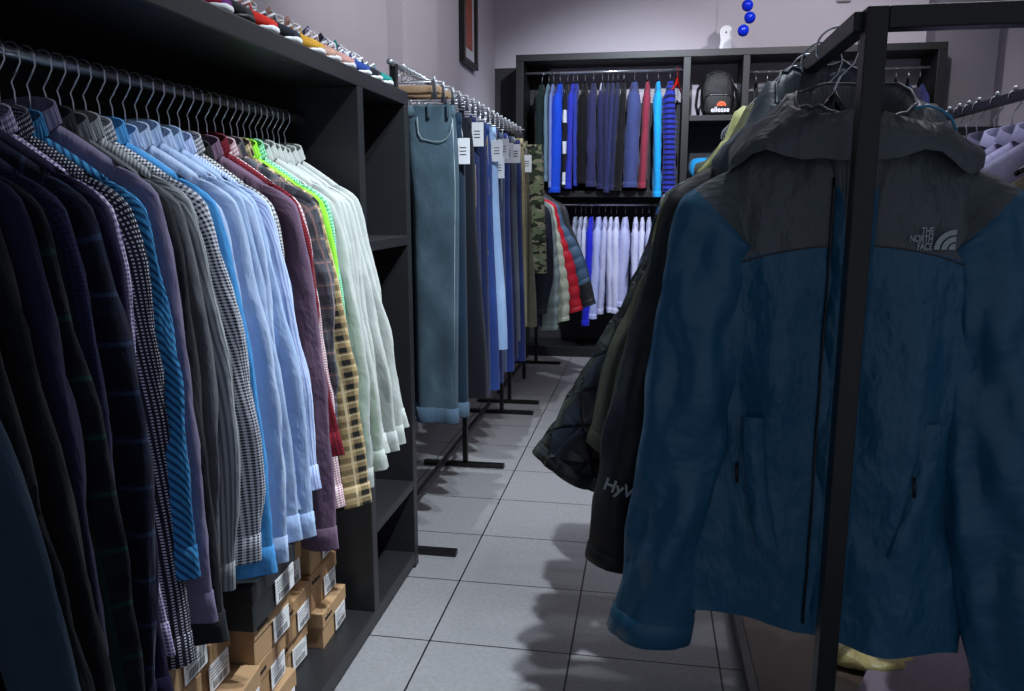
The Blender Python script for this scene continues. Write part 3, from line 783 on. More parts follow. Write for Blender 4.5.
# ================================================================ back unit
bu = empty('display_unit', (.6, 7.85, 0), 0, 'tall black display unit across the back wall with hanging bays and a cubby', 'display unit')
def bp(name, a, b, mat=None, bev=.003):
    L0 = bu.location; return build(name, bx([a[i] - L0[i] for i in range(3)], [b[i] - L0[i] for i in range(3)], bev), mat or M['unit_board'], bu, False)
YF, YB = 7.6, 8.06
bp('top_board', (-1.26, YF, 2.78), (2.475, YB, 2.84)); bp('bottom_board', (-1.26, YF, .0), (2.475, YB, .10))
bp('side_panel', (-1.26, YF, .10), (-1.19, YB, 2.78)); bp('side_panel', (2.40, YF, .10), (2.475, YB, 2.78))
bp('divider', (.27, YF, .10), (.335, YB, 2.78)); bp('divider', (.79, YF, .10), (.85, YB, 2.78))
bp('shelf', (-1.19, YF + .01, 1.54), (.27, YB, 1.60)); bp('shelf', (.335, YF, 2.22), (.79, YB, 2.27)); bp('shelf', (.335, YF, 1.66), (.79, YB, 1.71)); bp('shelf', (.85, YF + .01, 1.54), (2.40, YB, 1.60))
bp('back_panel', (-1.19, YB, .1), (.27, YB + .02, 2.44), M['dark_board']); bp('back_panel', (.335, YB, .1), (.79, YB + .02, 2.22), M['dark_board']); bp('back_panel', (.85, YB, .1), (2.4, YB + .02, 2.52), M['dark_board'])
for x0, x1, z in ((-1.19, .27, 2.70), (-1.19, .27, 1.47), (.85, 2.40, 2.66)):
    bm = bmesh.new(); tube(bm, [(x0 - bu.location.x, 7.80 - bu.location.y, z), (x1 - bu.location.x, 7.80 - bu.location.y, z)], .014, 10); build('hanging_rail', bm, M['chrome'], bu)

hb = make_hanger('black hanger with chrome hook on a rail of the back display unit', 'hangers in the back display unit', .14, .07, neck=.10)
first = [True]
def back_g(x, z, m, cz, lb, seed, T=.02, name='sweatshirt', cat='sweatshirt', group='tops hanging in the back unit', fl=.03, cuffm=None, rz=0, ty=.03, collar=False, hang=True, sh=.17, yy=7.78):
    G = dict(sh=sh, hw=sh + .04, L=z - cz - .12, drop=.075, T=T, nk=.35, A=.004, NA=.006, nx=14, nv=14, r0=.085, r1=.055, ty=ty, yo=0, sn=12, ss=16, bow=.01)
    o = shirt(name, (x, yy, z), PI / 2 + PI + rz, m, lb, cat, group, G, seed, (sh + fl, (random.Random(seed).uniform(-.03, .03) if name != 'x' else 0), -(z - cz) + .05 + random.Random(seed + 1).uniform(-.02, .03)), cuff=.05, collar=collar, cuffmat=cuffm)
    return o
def hang(x, z, rz=0, red=False):
    h = hb if first[0] else copy_tree(hb); first[0] = False
    h.location = (x, 7.80, z); h.rotation_euler = (0, 0, PI / 2 + rz); return h
def bX(px, py=130, Y=7.6):   # column position along the rail at the garments' front edge
    return (px - 516) / 172 * 1.56 - 1.255
P_ = lambda c: fab('plain', c, wr=.4, name='jersey')
UP = [ # pixel column, material, cuff z, label, thickness
 (540, P_('10201f'), 1.66, 'black-green track top at the left end of the upper rail', .035),
 (547, P_('5e7686'), 1.68, 'grey-blue top with a pale edge, second on the upper rail', .018),
 (552, P_('6b78b0'), 1.64, 'periwinkle thin top left of the bright blue one', .018),
 (559, P_('1544c0'), 1.58, 'bright royal blue sweatshirt on the upper rail', .045),
 (567, fab('hstripe', '15151a', 'c9ccd2', size=.28), 1.64, 'black and white panelled top beside the royal blue one', .02),
 (573, P_('2a34a8'), 1.60, 'indigo blue sweatshirt', .032),
 (577, P_('2a3a9a'), 1.64, 'darker indigo top beside the indigo blue one', .018),
 (585, P_('0b0b0f'), 1.66, 'black sweatshirt in the middle left of the upper rail', .04),
 (594, P_('2b2d52'), 1.62, 'dark navy sweatshirt with ribbed cuff', .04),
 (603, fab('stripe', '23264a', 'c8cad6', size=.4), 1.60, 'navy track top with a white stripe on its shoulder', .03),
 (609, P_('272a4e'), 1.60, 'first of three thin navy sweatshirts', .022),
 (614, P_('2a2f58'), 1.60, 'middle one of three thin navy sweatshirts', .022),
 (619, P_('23284a'), 1.62, 'last of three thin navy sweatshirts, next to the black one', .022),
 (625, P_('121316'), 1.60, 'black top before the slate blue sweatshirt', .03),
 (636, P_('3d4878'), 1.64, 'slate blue sweatshirt with a wide sleeve facing out', .055),
 (649, P_('8a3044'), 1.60, 'maroon sweatshirt', .032),
 (660, fab('fade', '1f9fe0', 'd9f2f4', name='dip_dyed_jersey'), 1.52, 'cyan to white faded sweatshirt', .034),
 (672, fab('hstripe', '27339c', '0f1236', size=.045), 1.56, 'blue and navy horizontally striped sweater', .05),
]
for i, (px, m, cz, lb, T) in enumerate(UP):
    x = bX(px); back_g(x, 2.595, m, cz, lb, 500 + i, T=T * .9, ty=T * 1.15, group='tops on the upper left rail of the back unit', sh=.17 if i != 14 else .19)
    h = hang(x, 2.70, random.Random(i).uniform(-.1, .1))
bm_ = None
rh = make_hanger('bright red plastic hanger at the right end of the upper rail', None, .17, .07, M['red'], M['red'], .10); rh.location = (bX(679), 7.72, 2.70); rh.rotation_euler = (0, 0, PI / 2 - .3)
hw_ = [545, 535, 530]
LO = [
 (577, fab('plain', '8b93a8'), .55, 'grey top at the left end of the lower rail', .03),
 (583, fab('plain', '9aa0b8'), .55, 'second grey top on the lower rail', .03),
 (588, fab('plain', 'b9c0d8'), .52, 'pale lilac top left of the royal blue one', .025),
 (594, P_('1c26c0'), .34, 'royal blue sweatshirt on the lower rail', .035),
 (602, P_('aab4e0'), .40, 'pale lavender sweatshirt right of the royal blue one', .045),
 (609, fab('plain', 'b4b8da'), .42, 'pale grey-lilac top, sixth on the lower rail', .03),
 (615, fab('plain', 'c2c6e2'), .44, 'whitish top, seventh on the lower rail', .03),
 (621, fab('plain', 'c8cce8'), .46, 'white top, eighth on the lower rail', .035),
 (630, P_('b2b8e0'), .5, 'light blue sweatshirt with a round neck on the lower rail', .05),
 (641, fab('plain', 'c6cae8'), .5, 'white top beside the light blue sweatshirt', .035),
 (648, fab('plain', 'cfd2ec'), .5, 'whitish top, last but two on the lower rail', .03),
 (655, fab('plain', 'b8bedc'), .5, 'pale grey top, last but one on the lower rail', .03),
 (662, fab('plain', 'c2c6e0'), .5, 'white top at the right end of the lower rail', .03),
]
for i, (px, m, cz, lb, T) in enumerate(LO):
    x = bX(px); back_g(x, 1.36, m, cz, lb, 600 + i, T=T * .8, ty=T * 1.0, group='tops on the lower left rail of the back unit', fl=.06 if i == 3 else .03)
    hang(x, 1.47, random.Random(i + 9).uniform(-.1, .1))
RB = ['14151c', '1c1d2e', '101116', '17182a', '1f2138', '14141b', '24264a', '18192c', '101015', '1d1f3c', '232650', '16172a', '1b1c34', '2a2d5c', '30346a']
RL = ['near-black top, first left', 'black-navy top, second', 'black top, third', 'deep navy top, fourth', 'navy top, fifth', 'black top, sixth', 'blue-navy top, seventh', 'dark navy top, eighth',
      'black top, ninth', 'navy top, tenth', 'lighter navy top, eleventh', 'dark navy top, twelfth', 'navy top, thirteenth', 'indigo top, fourteenth', 'indigo blue top, last at the right end']
for i, c in enumerate(RB):
    x = .93 + i * .1; back_g(x, 2.52, P_(c), 1.66, RL[i] + ' on the right-hand rail of the back unit', 700 + i, T=.018, ty=.026, group='dark tops on the right rail of the back unit')
    hang(x, 2.66, random.Random(i + 30).uniform(-.1, .1))

# backpack ------------------------------------------------------------------
bk = empty('backpack', (.585, 7.74, 2.2715), .03, 'black backpack with orange half-circle logo standing in the back unit cubby', 'backpack')
BK = nylon('black_backpack_nylon', '17171a', .6); 
def blob(w0, h0, d0, pw=3., taper=.12, n=28, m=14, bevel=1):
    """upright rounded slab: x width, z height, y depth; origin bottom centre"""
    bm = bmesh.new(); P = []; U = []
    for j in range(m + 1):
        v = j / m; ang = lerp(-PI / 2, PI / 2, v); z = h0 * (.5 + .5 * math.copysign(abs(math.sin(ang)) ** .75, math.sin(ang))); k = max(.02, math.cos(ang)) ** .32
        if z > h0 * .6: k *= 1 - taper * ((z / h0 - .6) / .4) ** 1.5
        row = []; ur = []
        for i in range(n):
            a = 2 * PI * i / n; c, s = math.cos(a), math.sin(a); row.append(Vector((w0 / 2 * k * math.copysign(abs(c) ** (2 / pw), c), d0 / 2 * k * math.copysign(abs(s) ** (2 / pw), s), z))); ur.append((i / n, z))
        P.append(row); U.append(ur)
    V = grid(bm, P, U, closed=True); bm.faces.new(V[0]); bm.faces.new(V[-1][::-1]); bmesh.ops.recalc_face_normals(bm, faces=bm.faces); return bm
build('main_bag', blob(.30, .40, .16, taper=.3), BK, bk)
fp = build('front_pocket', blob(.25, .19, .07), BK, bk, loc=(0, -.085, .005))
bm = bmesh.new(); tube(bm, [(-.12, -.118, .165), (-.06, -.124, .178), (.06, -.124, .178), (.12, -.118, .165)], .003, 6); build('zip', bm, M['dull'], bk)
bm = bmesh.new(); tube(bm, [(-.13, -.075, .1), (-.145, -.06, .25), (-.11, -.06, .35), (0, -.06, .385), (.11, -.06, .35), (.145, -.06, .25), (.13, -.075, .1)], .003, 6); build('main_zip', bm, M['plastic'], bk)
for sx in (-1, 1):
    bm = bmesh.new(); tube(bm, [(sx * .1, .07, .35), (sx * .17, .04, .24), (sx * .185, .02, .1), (sx * .16, .03, .01)], [(.02, .005)] * 4, 8); build('shoulder_strap', bm, BK, bk)
bm = bmesh.new(); tube(bm, [(-.03, .05, .385), (-.02, .05, .415), (.02, .05, .415), (.03, .05, .385)], .006, 6); build('top_loop', bm, BK, bk)
ORG = simple('orange_print', 'e0632a', .6); WPR = simple('white_print', 'e6e6ea', .6); REDP = simple('red_print', 'c8342a', .6)
text('ellesse', .062, (.02, -.1235, .045), (PI / 2, 0, 0), WPR, 'printed_logo_text', bk, .0012)
def half_disc(r0, r1, a0, a1, y0, y1, cx, cz, n=16):
    pts = [(cx + r1 * math.cos(lerp(a0, a1, i / n)), cz + r1 * math.sin(lerp(a0, a1, i / n))) for i in range(n + 1)]
    if r0 > 0: pts += [(cx + r0 * math.cos(lerp(a1, a0, i / n)), cz + r0 * math.sin(lerp(a1, a0, i / n))) for i in range(n + 1)]
    return extrude_poly(pts, y0, y1)
build('logo_half_circle', half_disc(0, .042, 0, PI, -.124, -.1215, .03, .078), ORG, bk, False)
build('logo_red_bar', half_disc(.02, .027, 0, PI, -.1248, -.1241, .03, .078), REDP, bk, False)

# things in and on the back unit ------------------------------------------------
o = build('folded_fabric', blob(.40, .19, .3, 5, 0), fab('plain', '1f8cc8'), None, loc=(.56, 7.82, 1.712)); tag(o, 'bright blue folded garment in the cubby below the backpack', 'garment')
# white shoe-sole shaped display stand
out = []
for i in range(25):
    a = PI * i / 24; out.append((.055 * math.cos(a), .165 + .055 * math.sin(a)))
pts = [(.055, 0)] + [(.045, .09)] + out + [(-.045, .09), (-.055, 0)]
hn = build('display_stand', extrude_poly(pts, -.02, .02), M['whitep'], None, False, loc=(.64, 7.75, 2.8405)); tag(hn, 'white rounded upright display stand on top of the back unit', 'stand')
bm = bmesh.new(); tube(bm, [(-.002, -.0205, .165), (.004, -.024, .155)], .008, 8); build('screw', bm, M['dull'], hn)
# baubles on a cord
cord = build('hanging_cord', tube(bmesh.new(), [(.80, 7.5, 3.9), (.80, 7.5, 3.26), (.79, 7.5, 3.17), (.815, 7.5, 3.10), (.77, 7.5, 3.01)], .002, 5), simple('green_tinsel_cord', '2a6b52', .5), None)
tag(cord, 'thin green cord hanging from the ceiling with blue baubles', 'cord')
for i, (x, z, lb) in enumerate(((.79, 3.17, 'blue glossy bauble, topmost of the three on the cord'), (.815, 3.07, 'blue glossy bauble in the middle of the cord'), (.765, 2.965, 'blue glossy bauble, lowest on the cord'))):
    b = empty('bauble', (x, 7.5, z), 0, lb, 'bauble', 'blue baubles on a cord')
    bm = bmesh.new(); bmesh.ops.create_uvsphere(bm, u_segments=24, v_segments=14, radius=.05); build('ball', bm, M['blue_ball'], b)
    build('cap', tube(bmesh.new(), [(0, 0, .046), (0, 0, .06)], .01, 8), M['chrome'], b)
fx = empty('wall_fixture', (1.70, 8.03, 3.30), 0, 'small white fixture high on the back wall', 'fixture')
build('housing', bx((-.06, 0, 0), (.06, .07, .1), .012), M['whitep'], fx, False); build('bracket', bx((-.03, .05, .02), (.03, .07, .14), .004), M['dull'], fx, False)

# framed picture on the left wall -------------------------------------------------
fr = empty('picture_frame', (-1.55, 6.80, 2.62), 0, 'black framed picture with white mat and orange print on the left wall', 'picture')
bm = bmesh.new(); W2, HH, t_ = .26, .72, .04
for a, b in (((0, -W2, 0), (.05, -W2 + t_, HH)), ((0, W2 - t_, 0), (.05, W2, HH)), ((0, -W2 + t_, 0), (.05, W2 - t_, t_)), ((0, -W2 + t_, HH - t_), (.05, W2 - t_, HH))): box(bm, a, b, .003)
build('frame', bm, M['steel'], fr, False)
build('mat_board', bx((.005, -W2 + t_, t_), (.02, W2 - t_, HH - t_), 0), M['paper'], fr, False)
t = NT('orange_brown_print'); g_ = t.n('ShaderNodeTexCoord').outputs['Object']; t.l(t.mix(t.noise(g_, 7, 4), lin('c05a34'), lin('6a3024')), t.b.inputs['Base Color'])
build('print', bx((.0205, -.15, .14), (.023, .15, HH - .13), 0), t.m, fr, False)

# ================================================================ right rack with jackets
RX = .335; RZ = 1.76
rk = empty('garment_rack', (RX, 2.2, 0), 0, 'black square-tube garment rack holding the row of jackets, with a wooden base shelf', 'clothes rack')
def rp(name, a, b, mat=None, bev=.002):
    L0 = rk.location; return build(name, bx([a[i] - L0[i] for i in range(3)], [b[i] - L0[i] for i in range(3)], bev), mat or M['steel'], rk, False)
PY = 1.25
rp('post', (RX - .043, PY - .017, 0), (RX - .013, PY + .017, 1.768))
rp('crossbar', (RX - .013, PY - .017, 1.738), (1.4, PY + .017, 1.768))
rp('post', (1.366, PY - .017, 0), (1.4, PY + .017, 1.738))
rp('post', (RX - .043, 3.2, 0), (RX - .013, 3.23, 1.768)); rp('post', (1.366, 3.2, 0), (1.4, 3.234, 1.768)); rp('crossbar', (RX - .013, 3.2, 1.738), (1.366, 3.23, 1.768))
rp('hanging_rail', (RX - .055, PY + .005, 1.738), (RX - .03, 3.2, 1.766)); rp('side_rail', (1.37, PY + .017, 1.738), (1.4, 3.2, 1.766))
rp('base_rail', (RX, PY, .04), (RX + .03, 3.2, .075)); rp('base_rail', (1.37, PY, .04), (1.4, 3.2, .075))
rp('base_shelf', (RX + .03, PY, .045), (1.37, 3.2, .07), M['plank'])
JXC = RX - .02

def jacket(name, loc, rz, label, G, seed, endL, endR, mat, ymat=None, hoodmat=None, cuff=.03, group='jackets on the right-hand rack', hood=True, yrows=None, collar=None, cuffmat=None, hs=1.0):
    rnd = random.Random(seed); root = empty(name, loc, rz, label, 'jacket', group)
    P, U = body_grid(G, rnd)
    if yrows:
        bm = bmesh.new(); grid(bm, P[:yrows + 1], U[:yrows + 1], closed=True); bmesh.ops.remove_doubles(bm, verts=bm.verts, dist=.0008); build('yoke', bm, ymat, root)
        bm = bmesh.new(); grid(bm, P[yrows:], U[yrows:], closed=True); build('body', bm, mat, root)
    else:
        bm = bmesh.new(); grid(bm, P, U, closed=True); bmesh.ops.remove_doubles(bm, verts=bm.verts, dist=.0008); build('body', bm, mat, root)
    for sg, e in ((-1, endL), (1, endR)):
        rows, UU = sleeve_grid(G, sg, rnd, e)
        if yrows:
            ks = G['srow']; bm = bmesh.new(); grid(bm, rows[:ks + 1], UU[:ks + 1], closed=True); flip(bm, sg > 0); build('sleeve_cap', bm, ymat, root)
            bm = bmesh.new(); grid(bm, rows[ks:], UU[ks:], closed=True); flip(bm, sg > 0); sl = build('sleeve', bm, mat, root)
        else:
            bm = bmesh.new(); grid(bm, rows, UU, closed=True); flip(bm, sg > 0); sl = build('sleeve', bm, mat, root)
        c0, c1 = rows[-1], rows[-3]; cc = sum(c0, Vector()) / len(c0); d = (cc - sum(c1, Vector()) / len(c1)).normalized(); R = []
        for off, s in ((-.004, .97), (-.003, 1.03), (cuff * .4, 1.05), (cuff, 1.07), (cuff + .001, 1.02), (cuff - .015, .96), (-.01, .9)): R.append([cc + (p - cc) * s + d * off for p in c0])
        bm = bmesh.new(); grid(bm, R, [[(q[0], q[1] - .01 * j) for q in UU[-1]] for j in range(7)], closed=True); flip(bm, sg > 0); build('cuff', bm, cuffmat or mat, sl)
    if hood:
        T = G['T']; bm = bmesh.new(); Pn, Un = [], []; n = 40; sd = seed * 3.7
        # profile around the neck: inside low -> rim -> outside -> rests on the shoulders
        prof = [(.60, -.16, .9), (.66, -.09, .6), (.78, -.03, .3), (.92, .005, .0), (1.04, .018, 0), (1.2, .014, 0), (1.45, .002, .2), (1.75, -.02, .6), (2.05, -.044, .9), (2.28, -.066, 1.), (2.26, -.084, 1.)]
        for j, (k, z, sink) in enumerate(prof):
            row, ur = [], []
            for i in range(n):
                a = 2 * PI * i / n - PI / 2; c, s = math.cos(a), math.sin(a); fr_ = max(0, -s)   # 1 at the front
                bk_ = max(0, s)
                zz = z + (.05 * bk_ ** .7 if j < 7 else .03 * bk_) - .03 * fr_ ** 2 * (1 if j < 7 else -.6) + (.012 * math.sin(a * 5 + sd) if j > 8 else 0)
                x = .088 * k * c * (1 + .1 * bk_); y = (T + .012) * (k ** .1) * s if s < 0 else (T * 1.25 + .012) * (k ** .5) * s * 1.3
                nn = noise.noise(Vector((c * 2 + sd, s * 2, k * 3))) * .014 + noise.noise(Vector((c * 5 + sd, s * 5, k * 6))) * .008
                row.append(Vector((x * (1 + nn * 4), y * (1 + nn * 3), (zz + nn) * hs))); ur.append((i / n * .7, k * .1))
            Pn.append(row); Un.append(ur)
        grid(bm, Pn, Un, closed=True); hd = build('hood', bm, hoodmat or ymat or mat, root)
        bm = bmesh.new(); tube(bm, [p * 1.012 for p in Pn[4]], .0028, 6, closed=True); build('hood_rim_piping', bm, hoodmat or mat, hd)
    elif collar is not None:
        collar_part(root, collar, ry=G['T'] * 1.1, h=.05)
    return root, P

GREY = nylon('dark_grey_shell', '50585a', .42, .8, .45, 12); TEAL = nylon('teal_blue_shell', '245c7a', .4, .95, .45, 8)
SILV = simple('silver_print', 'aab4b4', .5); PIPE = simple('pale_blue_piping', '4a90b4', .4)
def yk(s): return -.208 - .042 * (abs(s) ** 2.2) + .0 * s
G = dict(sh=.197, hw=.245, L=.905, drop=.088, T=.058, nk=.36, A=.012, fq=2.7, NA=.014, nx=60, nv=90, front_neck=.03, hem=.010, hemtilt=-.036,
         r0=.094, r1=.076, ty=.047, sn=34, ss=70, snoise=1.3, yo=-.012, bow=-.012, srow=10, SA=.006,
         yoke=dict(rows=24, f=yk))
hero, HP = jacket('hooded_jacket', (JXC + .015, 1.42, 1.638), .0, 'teal blue and dark grey hooded rain jacket at the front of the right-hand rack', G, 7,
                  (.30, 0, -.905), (.335, -.02, -.97), TEAL, GREY, GREY, .045, yrows=24, collar=PIPE, hs=1.0)
def hfront(x, z):  # nearest front vertex of the hero jacket
    best = min((p for row in HP for p in row[:61]), key=lambda p: (p.x - x) ** 2 + (p.z - z) ** 2); return best.y
# centre placket, zipper, pocket flaps, seams, hem cord
bm = bmesh.new(); R = []; U = []
for k in range(70):
    z = -.10 - .80 * k / 69; y = hfront(-.0, z)
    R.append([Vector((-.034, y + .004, z)), Vector((-.034, y - .006, z)), Vector((.0, y - .009, z)), Vector((.03, y - .006, z)), Vector((.032, y + .004, z))]); U.append([(0, z), (.01, z), (.04, z), (.07, z), (.08, z)])
grid(bm, R, U); build('zip_placket', bm, TEAL, hero)
bm = bmesh.new(); tube(bm, [(-.038, hfront(-.038, -.1 - .775 * k / 30) - .002, -.1 - .775 * k / 30) for k in range(31)], .0022, 5); build('placket_seam', bm, M['plastic'], hero)
for sx in (-1, 1):
    bm = bmesh.new(); R = []; U = []
    for k in range(14):
        q = k / 13; z = -.50 - .235 * q; x = sx * (.142 - .035 * q ** 1.6); y = min(hfront(x, z), hfront(x + .02, z)); R.append([Vector((x - .018, y + .003, z)), Vector((x - .017, y - .007, z)), Vector((x + .015, y - .008, z)), Vector((x + .018, y + .003, z))]); U.append([(0, z), (.01, z), (.04, z), (.05, z)])
    grid(bm, R, U); pk = build('pocket_flap', bm, TEAL, hero)
    bm = bmesh.new(); tube(bm, [(sx * .142 - .022, hfront(sx * .142 - .022, -.60) - .004, -.59), (sx * .142 - .021, hfront(sx * .142 - .022, -.62) - .009, -.625)], .0025, 6); build('zip_pull', bm, M['plastic'], pk)
bm = bmesh.new()
pts = [(s * .2, hfront(s * .2, yk(s)) - .0015, yk(s)) for s in [-.98 + .049 * k for k in range(41)]]
tube(bm, pts, .0014, 4); build('yoke_seam', bm, simple('brown_thread', '4a3a34', .8), hero)
# chest mark
lx, lz = .116, -.197; ly = min(hfront(lx + d, lz + e) for d in (-.03, 0, .03) for e in (-.01, .01)) - .003
tx = text('THE\nNORTH\nFACE', .0158, (lx + .002, ly, lz), (PI / 2, 0, 0), SILV, 'chest_lettering', hero, .0006, 'RIGHT'); tx.scale = (.62, 1, 1)
ecx, ecz = lx + .036, lz - .0165
for r0, r1 in ((0, .0095), (.0125, .0205), (.0235, .0315)):
    A_ = [PI / 2 * i / 10 for i in range(11)]
    pts = [(ecx - r1 * math.cos(a), ecz + r1 * math.sin(a)) for a in A_]
    pts += [(ecx - r0 * math.cos(a), ecz + r0 * math.sin(a)) for a in A_[::-1]] if r0 else [(ecx, ecz)]
    build('chest_emblem_arc', extrude_poly(pts, ly - .0006, ly + .0006), SILV, hero, False)

bm = bmesh.new(); tube(bm, [(.07, -.066, .004), (.09, -.063, .008), (.112, -.056, .002), (.13, -.05, -.010), (.14, -.046, -.028)], .0025, 6); build('pale_piping', bm, PIPE, hero)
jh = make_hanger('black hanger with large wire hook on the jacket rack', 'hangers on the jacket rack', .12, .085, neck=.09)
for c in jh.children:
    if c.name.startswith('hook'):
        me = c.data; bm = bmesh.new(); R = .034
        pts = [(-R * math.cos(lerp(-.5, PI + .1, i / 15)), 0, R * math.sin(lerp(-.5, PI + .1, i / 15)) - .008) for i in range(16)] + [(.028, 0, -.03), (.008, 0, -.05), (0, 0, -.07), (0, 0, -.09)]
        tube(bm, pts, .0019, 6); bm.to_mesh(me); bm.free()
        for p in me.polygons: p.use_smooth = True
tq = NT('black_quilted_leather'); tq.b.inputs['Base Color'].default_value = lin('171c1e'); tq.b.inputs['Roughness'].default_value = .36; tq.b.inputs['Specular IOR Level'].default_value = .7
_, qu, qv = tq.uv(); qu = tq.math('MULTIPLY', qu, 1.)
qa = tq.math('ABSOLUTE', tq.math('SINE', tq.math('MULTIPLY', tq.math('ADD', qu, qv), PI / .10))); qbb = tq.math('ABSOLUTE', tq.math('SINE', tq.math('MULTIPLY', tq.math('SUBTRACT', qu, tq.math('MULTIPLY', qv, .55)), PI / .085)))
n_ = tq.bump(tq.math('POWER', tq.math('MINIMUM', qa, qbb), .45), 1., .022); tq.bump(tq.noise(_, 28, 3), .2, .006, n_)
QM = tq.m
gj = lambda **k: dict(dict(sh=.205, hw=.24, L=.85, drop=.09, T=.04, nk=.36, A=.006, NA=.008, nx=26, nv=34, front_neck=.08, r0=.10, r1=.062, ty=.042, sn=18, ss=34, snoise=1, yo=0, bow=.02), **k)
RJ = [ # y, mat, hoodmat, endL, G extras, label, hood, z
 (1.545, nylon('charcoal_softshell', '1b1e20', .5), nylon('grey_blue_shell', '4a545a', .5), (.36, .02, -.87), {}, 'charcoal hooded jacket with white lettering on the sleeve, behind the teal one', True, 1.65, 1.45),
 (1.665, nylon('dark_olive_shell', '424231', .42), nylon('olive_shell', '4b4e33', .5), (.37, .02, -.66), {}, 'dark olive hooded jacket behind the charcoal one', True, 1.645, 1.35),
 (1.80, QM, None, (.475, .0, -.745), dict(uw=.34, sbulge=lambda th, a: .013 * min(abs(math.sin((th / (2 * PI) * .34 + 8 - a) * PI / .10)), abs(math.sin((th / (2 * PI) * .34 + 8 + a * .55) * PI / .085))) ** .45 - .006, nx=60, nv=60, sn=64, ss=130, r1=.082, ty=.055, r0=.105, NA=.004, snoise=.15, bow=.0), 'glossy black diamond-quilted jacket with its sleeve sticking out to the left', False, 1.64, 1.),
 (1.93, nylon('yellow_olive_shell', '6f7040', .55), nylon('khaki_shell', '73764a', .6), (.30, 0, -.60), {}, 'yellow-olive parka behind the quilted jacket', True, 1.65, 1.3),
 (2.06, nylon('grey_olive_shell', '33362c', .55), None, (.31, 0, -.55), {}, 'grey-olive jacket behind the yellow-olive parka', True, 1.64, 1.1),
 (2.18, fab('check', '2a5ca0', '10182c', size=.03), None, (.30, 0, -.55), {}, 'blue checked jacket deeper in the row', False, 1.65, 1),
 (2.31, nylon('black_red_shell', '141416', .5), None, (.33, 0, -.55), {}, 'black jacket with a thin red piping down the sleeve', False, 1.63, 1),
 (2.45, nylon('navy_black_shell', '15171f', .6), None, (.31, 0, -.55), {}, 'navy-black jacket near the far end of the row', False, 1.63, 1),
 (2.62, nylon('brown_black_shell', '1c1a18', .6), None, (.31, 0, -.6), {}, 'brown-black jacket, last but one in the row', False, 1.63, 1),
 (2.85, nylon('dark_shell', '1a1c1e', .6), None, (.31, 0, -.6), {}, 'black jacket at the very end of the jacket row', False, 1.63, 1),
]
rjs = []
for i, (y, m, hm, eL, ex, lb, hd, nz, hs) in enumerate(RJ):
    g = gj(**ex); eR = (.27, 0, -.80)
    o, PP = jacket('quilted_jacket' if i == 2 else 'jacket', (JXC, y, nz), random.Random(i + 3).uniform(-.04, .04), lb, g, 20 + i, eL, eR, m, None, hm, .03, hood=hd, collar=None if hd else m, hs=hs)
    rjs.append(o)
for i, y in enumerate([1.42] + [r[0] for r in RJ] + [1.87, 2.0, 2.12, 2.25, 2.38, 2.53, 2.74, 2.95, 3.02, 3.1, 3.16]):
    h = jh if i == 0 else copy_tree(jh); h.location = (JXC - .02, y, 1.752); h.rotation_euler = (0, 0, random.Random(i).uniform(-.12, .12))
# lettering on the charcoal sleeve
o = text('HyVent', .034, (-.385, -.052, -.70), (PI / 2, math.radians(18), 0), SILV, 'sleeve_lettering', rjs[0], .001, 'LEFT')
# red piping
bm = bmesh.new(); tube(bm, [(-.215, -.045, -.13), (-.26, -.05, -.24), (-.30, -.048, -.36), (-.32, -.046, -.5)], .005, 6); build('red_piping', bm, M['red'], rjs[6])

# ---------------------------------------------------------------- rack at the far right with shirts
fr2 = empty('shirt_rack', (1.0, 2.9, 0), 0, 'black clothes rack at the right edge with lilac shirts on chrome hangers', 'clothes rack')
def fp2(name, a, b): return build(name, bx([a[i] - fr2.location[i] for i in range(3)], [b[i] - fr2.location[i] for i in range(3)], .002), M['steel'], fr2, False)
fp2('hanging_rail', (.985, 2.0, 1.775), (1.015, 3.3, 1.80)); 
for y in (2.02, 3.26): fp2('post', (.985, y, 0), (1.015, y + .03, 1.78)); fp2('foot', (.8, y, 0), (1.2, y + .03, .03))
hr = make_hanger('chrome-hooked hanger on the rack at the right edge', 'hangers on the right-edge rack', .15, .09, M['plastic'], M['chrome'], .10)
hk = [c for c in hr.children if c.name.startswith('hook')][0]
bm = bmesh.new(); bm.from_mesh(hk.data); r = bmesh.ops.create_uvsphere(bm, u_segments=12, v_segments=8, radius=.008, matrix=Matrix.Translation((0, 0, .022))); bm.to_mesh(hk.data); bm.free()
for p in hk.data.polygons: p.use_smooth = True
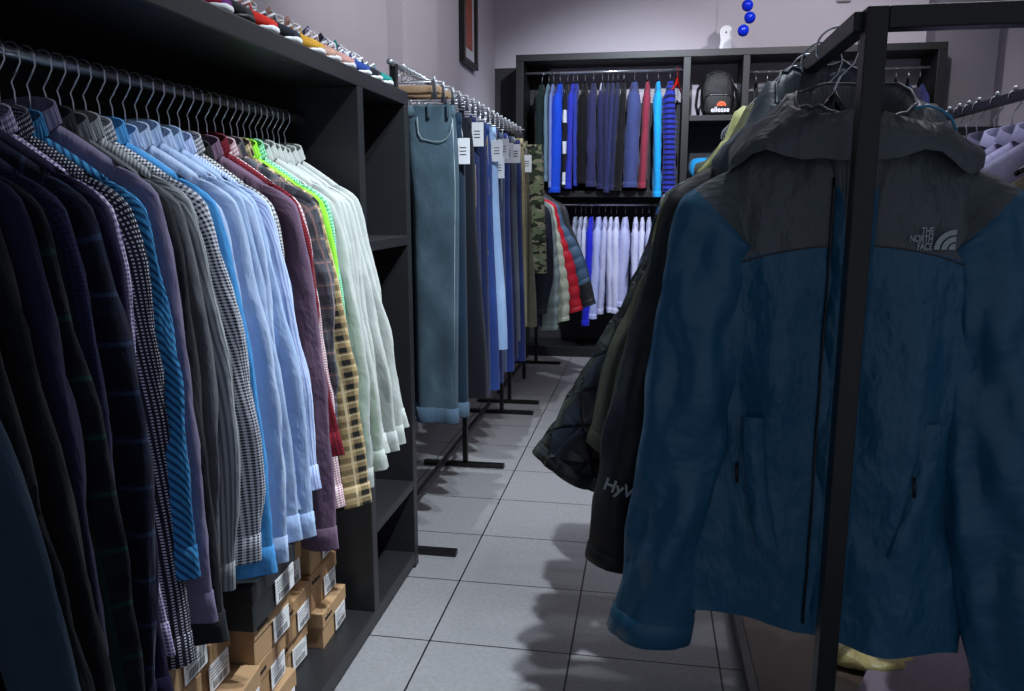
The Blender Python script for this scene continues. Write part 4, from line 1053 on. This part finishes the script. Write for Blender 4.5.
RS = [(2.08, fab('plain', '6c6450'), 'khaki shirt nearest on the right-edge rack'), (2.2, fab('plain', '8e8aa8'), 'lilac-grey shirt, front one of the lilac shirts at the right edge'),
      (2.3, fab('plain', 'a09cc0'), 'pale lilac shirt, second at the right edge'), (2.4, fab('plain', '8884a6'), 'lilac-grey shirt, third at the right edge'),
      (2.5, fab('plain', '9d99bd'), 'pale lilac shirt, fourth at the right edge'), (2.62, fab('plain', '54526a'), 'dark lilac-grey shirt, fifth at the right edge')]
for i, (y, m, lb) in enumerate(RS):
    g = dict(sh=.185, hw=.22, L=.8, drop=.08, T=.03, nk=.34, A=.004, NA=.007, nx=18, nv=18, r0=.08, r1=.05, ty=.03, yo=0, sn=12, ss=18)
    shirt('casual_shirt', (1.0, y, 1.66 if i else 1.60), 0, m, lb, 'shirt', 'shirts at the right edge', g, 900 + i, (.24, 0, -.75))
for i, y in enumerate([r[0] for r in RS] + [2.75, 2.83, 2.91, 3.0, 3.08, 3.16]):
    h = hr if i == 0 else copy_tree(hr); h.location = (1.0, y, 1.788)

# things on the wooden base shelf
ys = nylon('yellow_beige_bag', 'a89a66', .35, .8); bm = blob(.30, .05, .22, 2.4, 0, 30, 10)
for v in bm.verts: v.co.z += .02 * noise.noise(v.co * 14); v.co.x += .02 * noise.noise(v.co * 9)
o = build('folded_bag', bm, ys, None, loc=(.72, 2.45, .074)); tag(o, 'crumpled yellowish bag lying on the wooden base shelf', 'bag')
bm = bmesh.new(); P = []
for j in range(9):
    P.append([Vector((lerp(-.25, .3, i / 12) + j * .03, lerp(-.25, .25, j / 8), .012 + .02 * noise.noise(Vector((i * .5, j * .5, 1))) + .015)) for i in range(13)])
P2 = P + []
V = grid(bm, P, [[(i * .05, j * .05) for i in range(13)] for j in range(9)])
bmesh.ops.solidify(bm, geom=bm.faces[:], thickness=.012)
o = build('folded_cloth', bm, fab('plain', 'a79aa8'), None, loc=(.88, 2.45, .07)); tag(o, 'pale lilac folded cloth on the wooden base shelf', 'cloth')
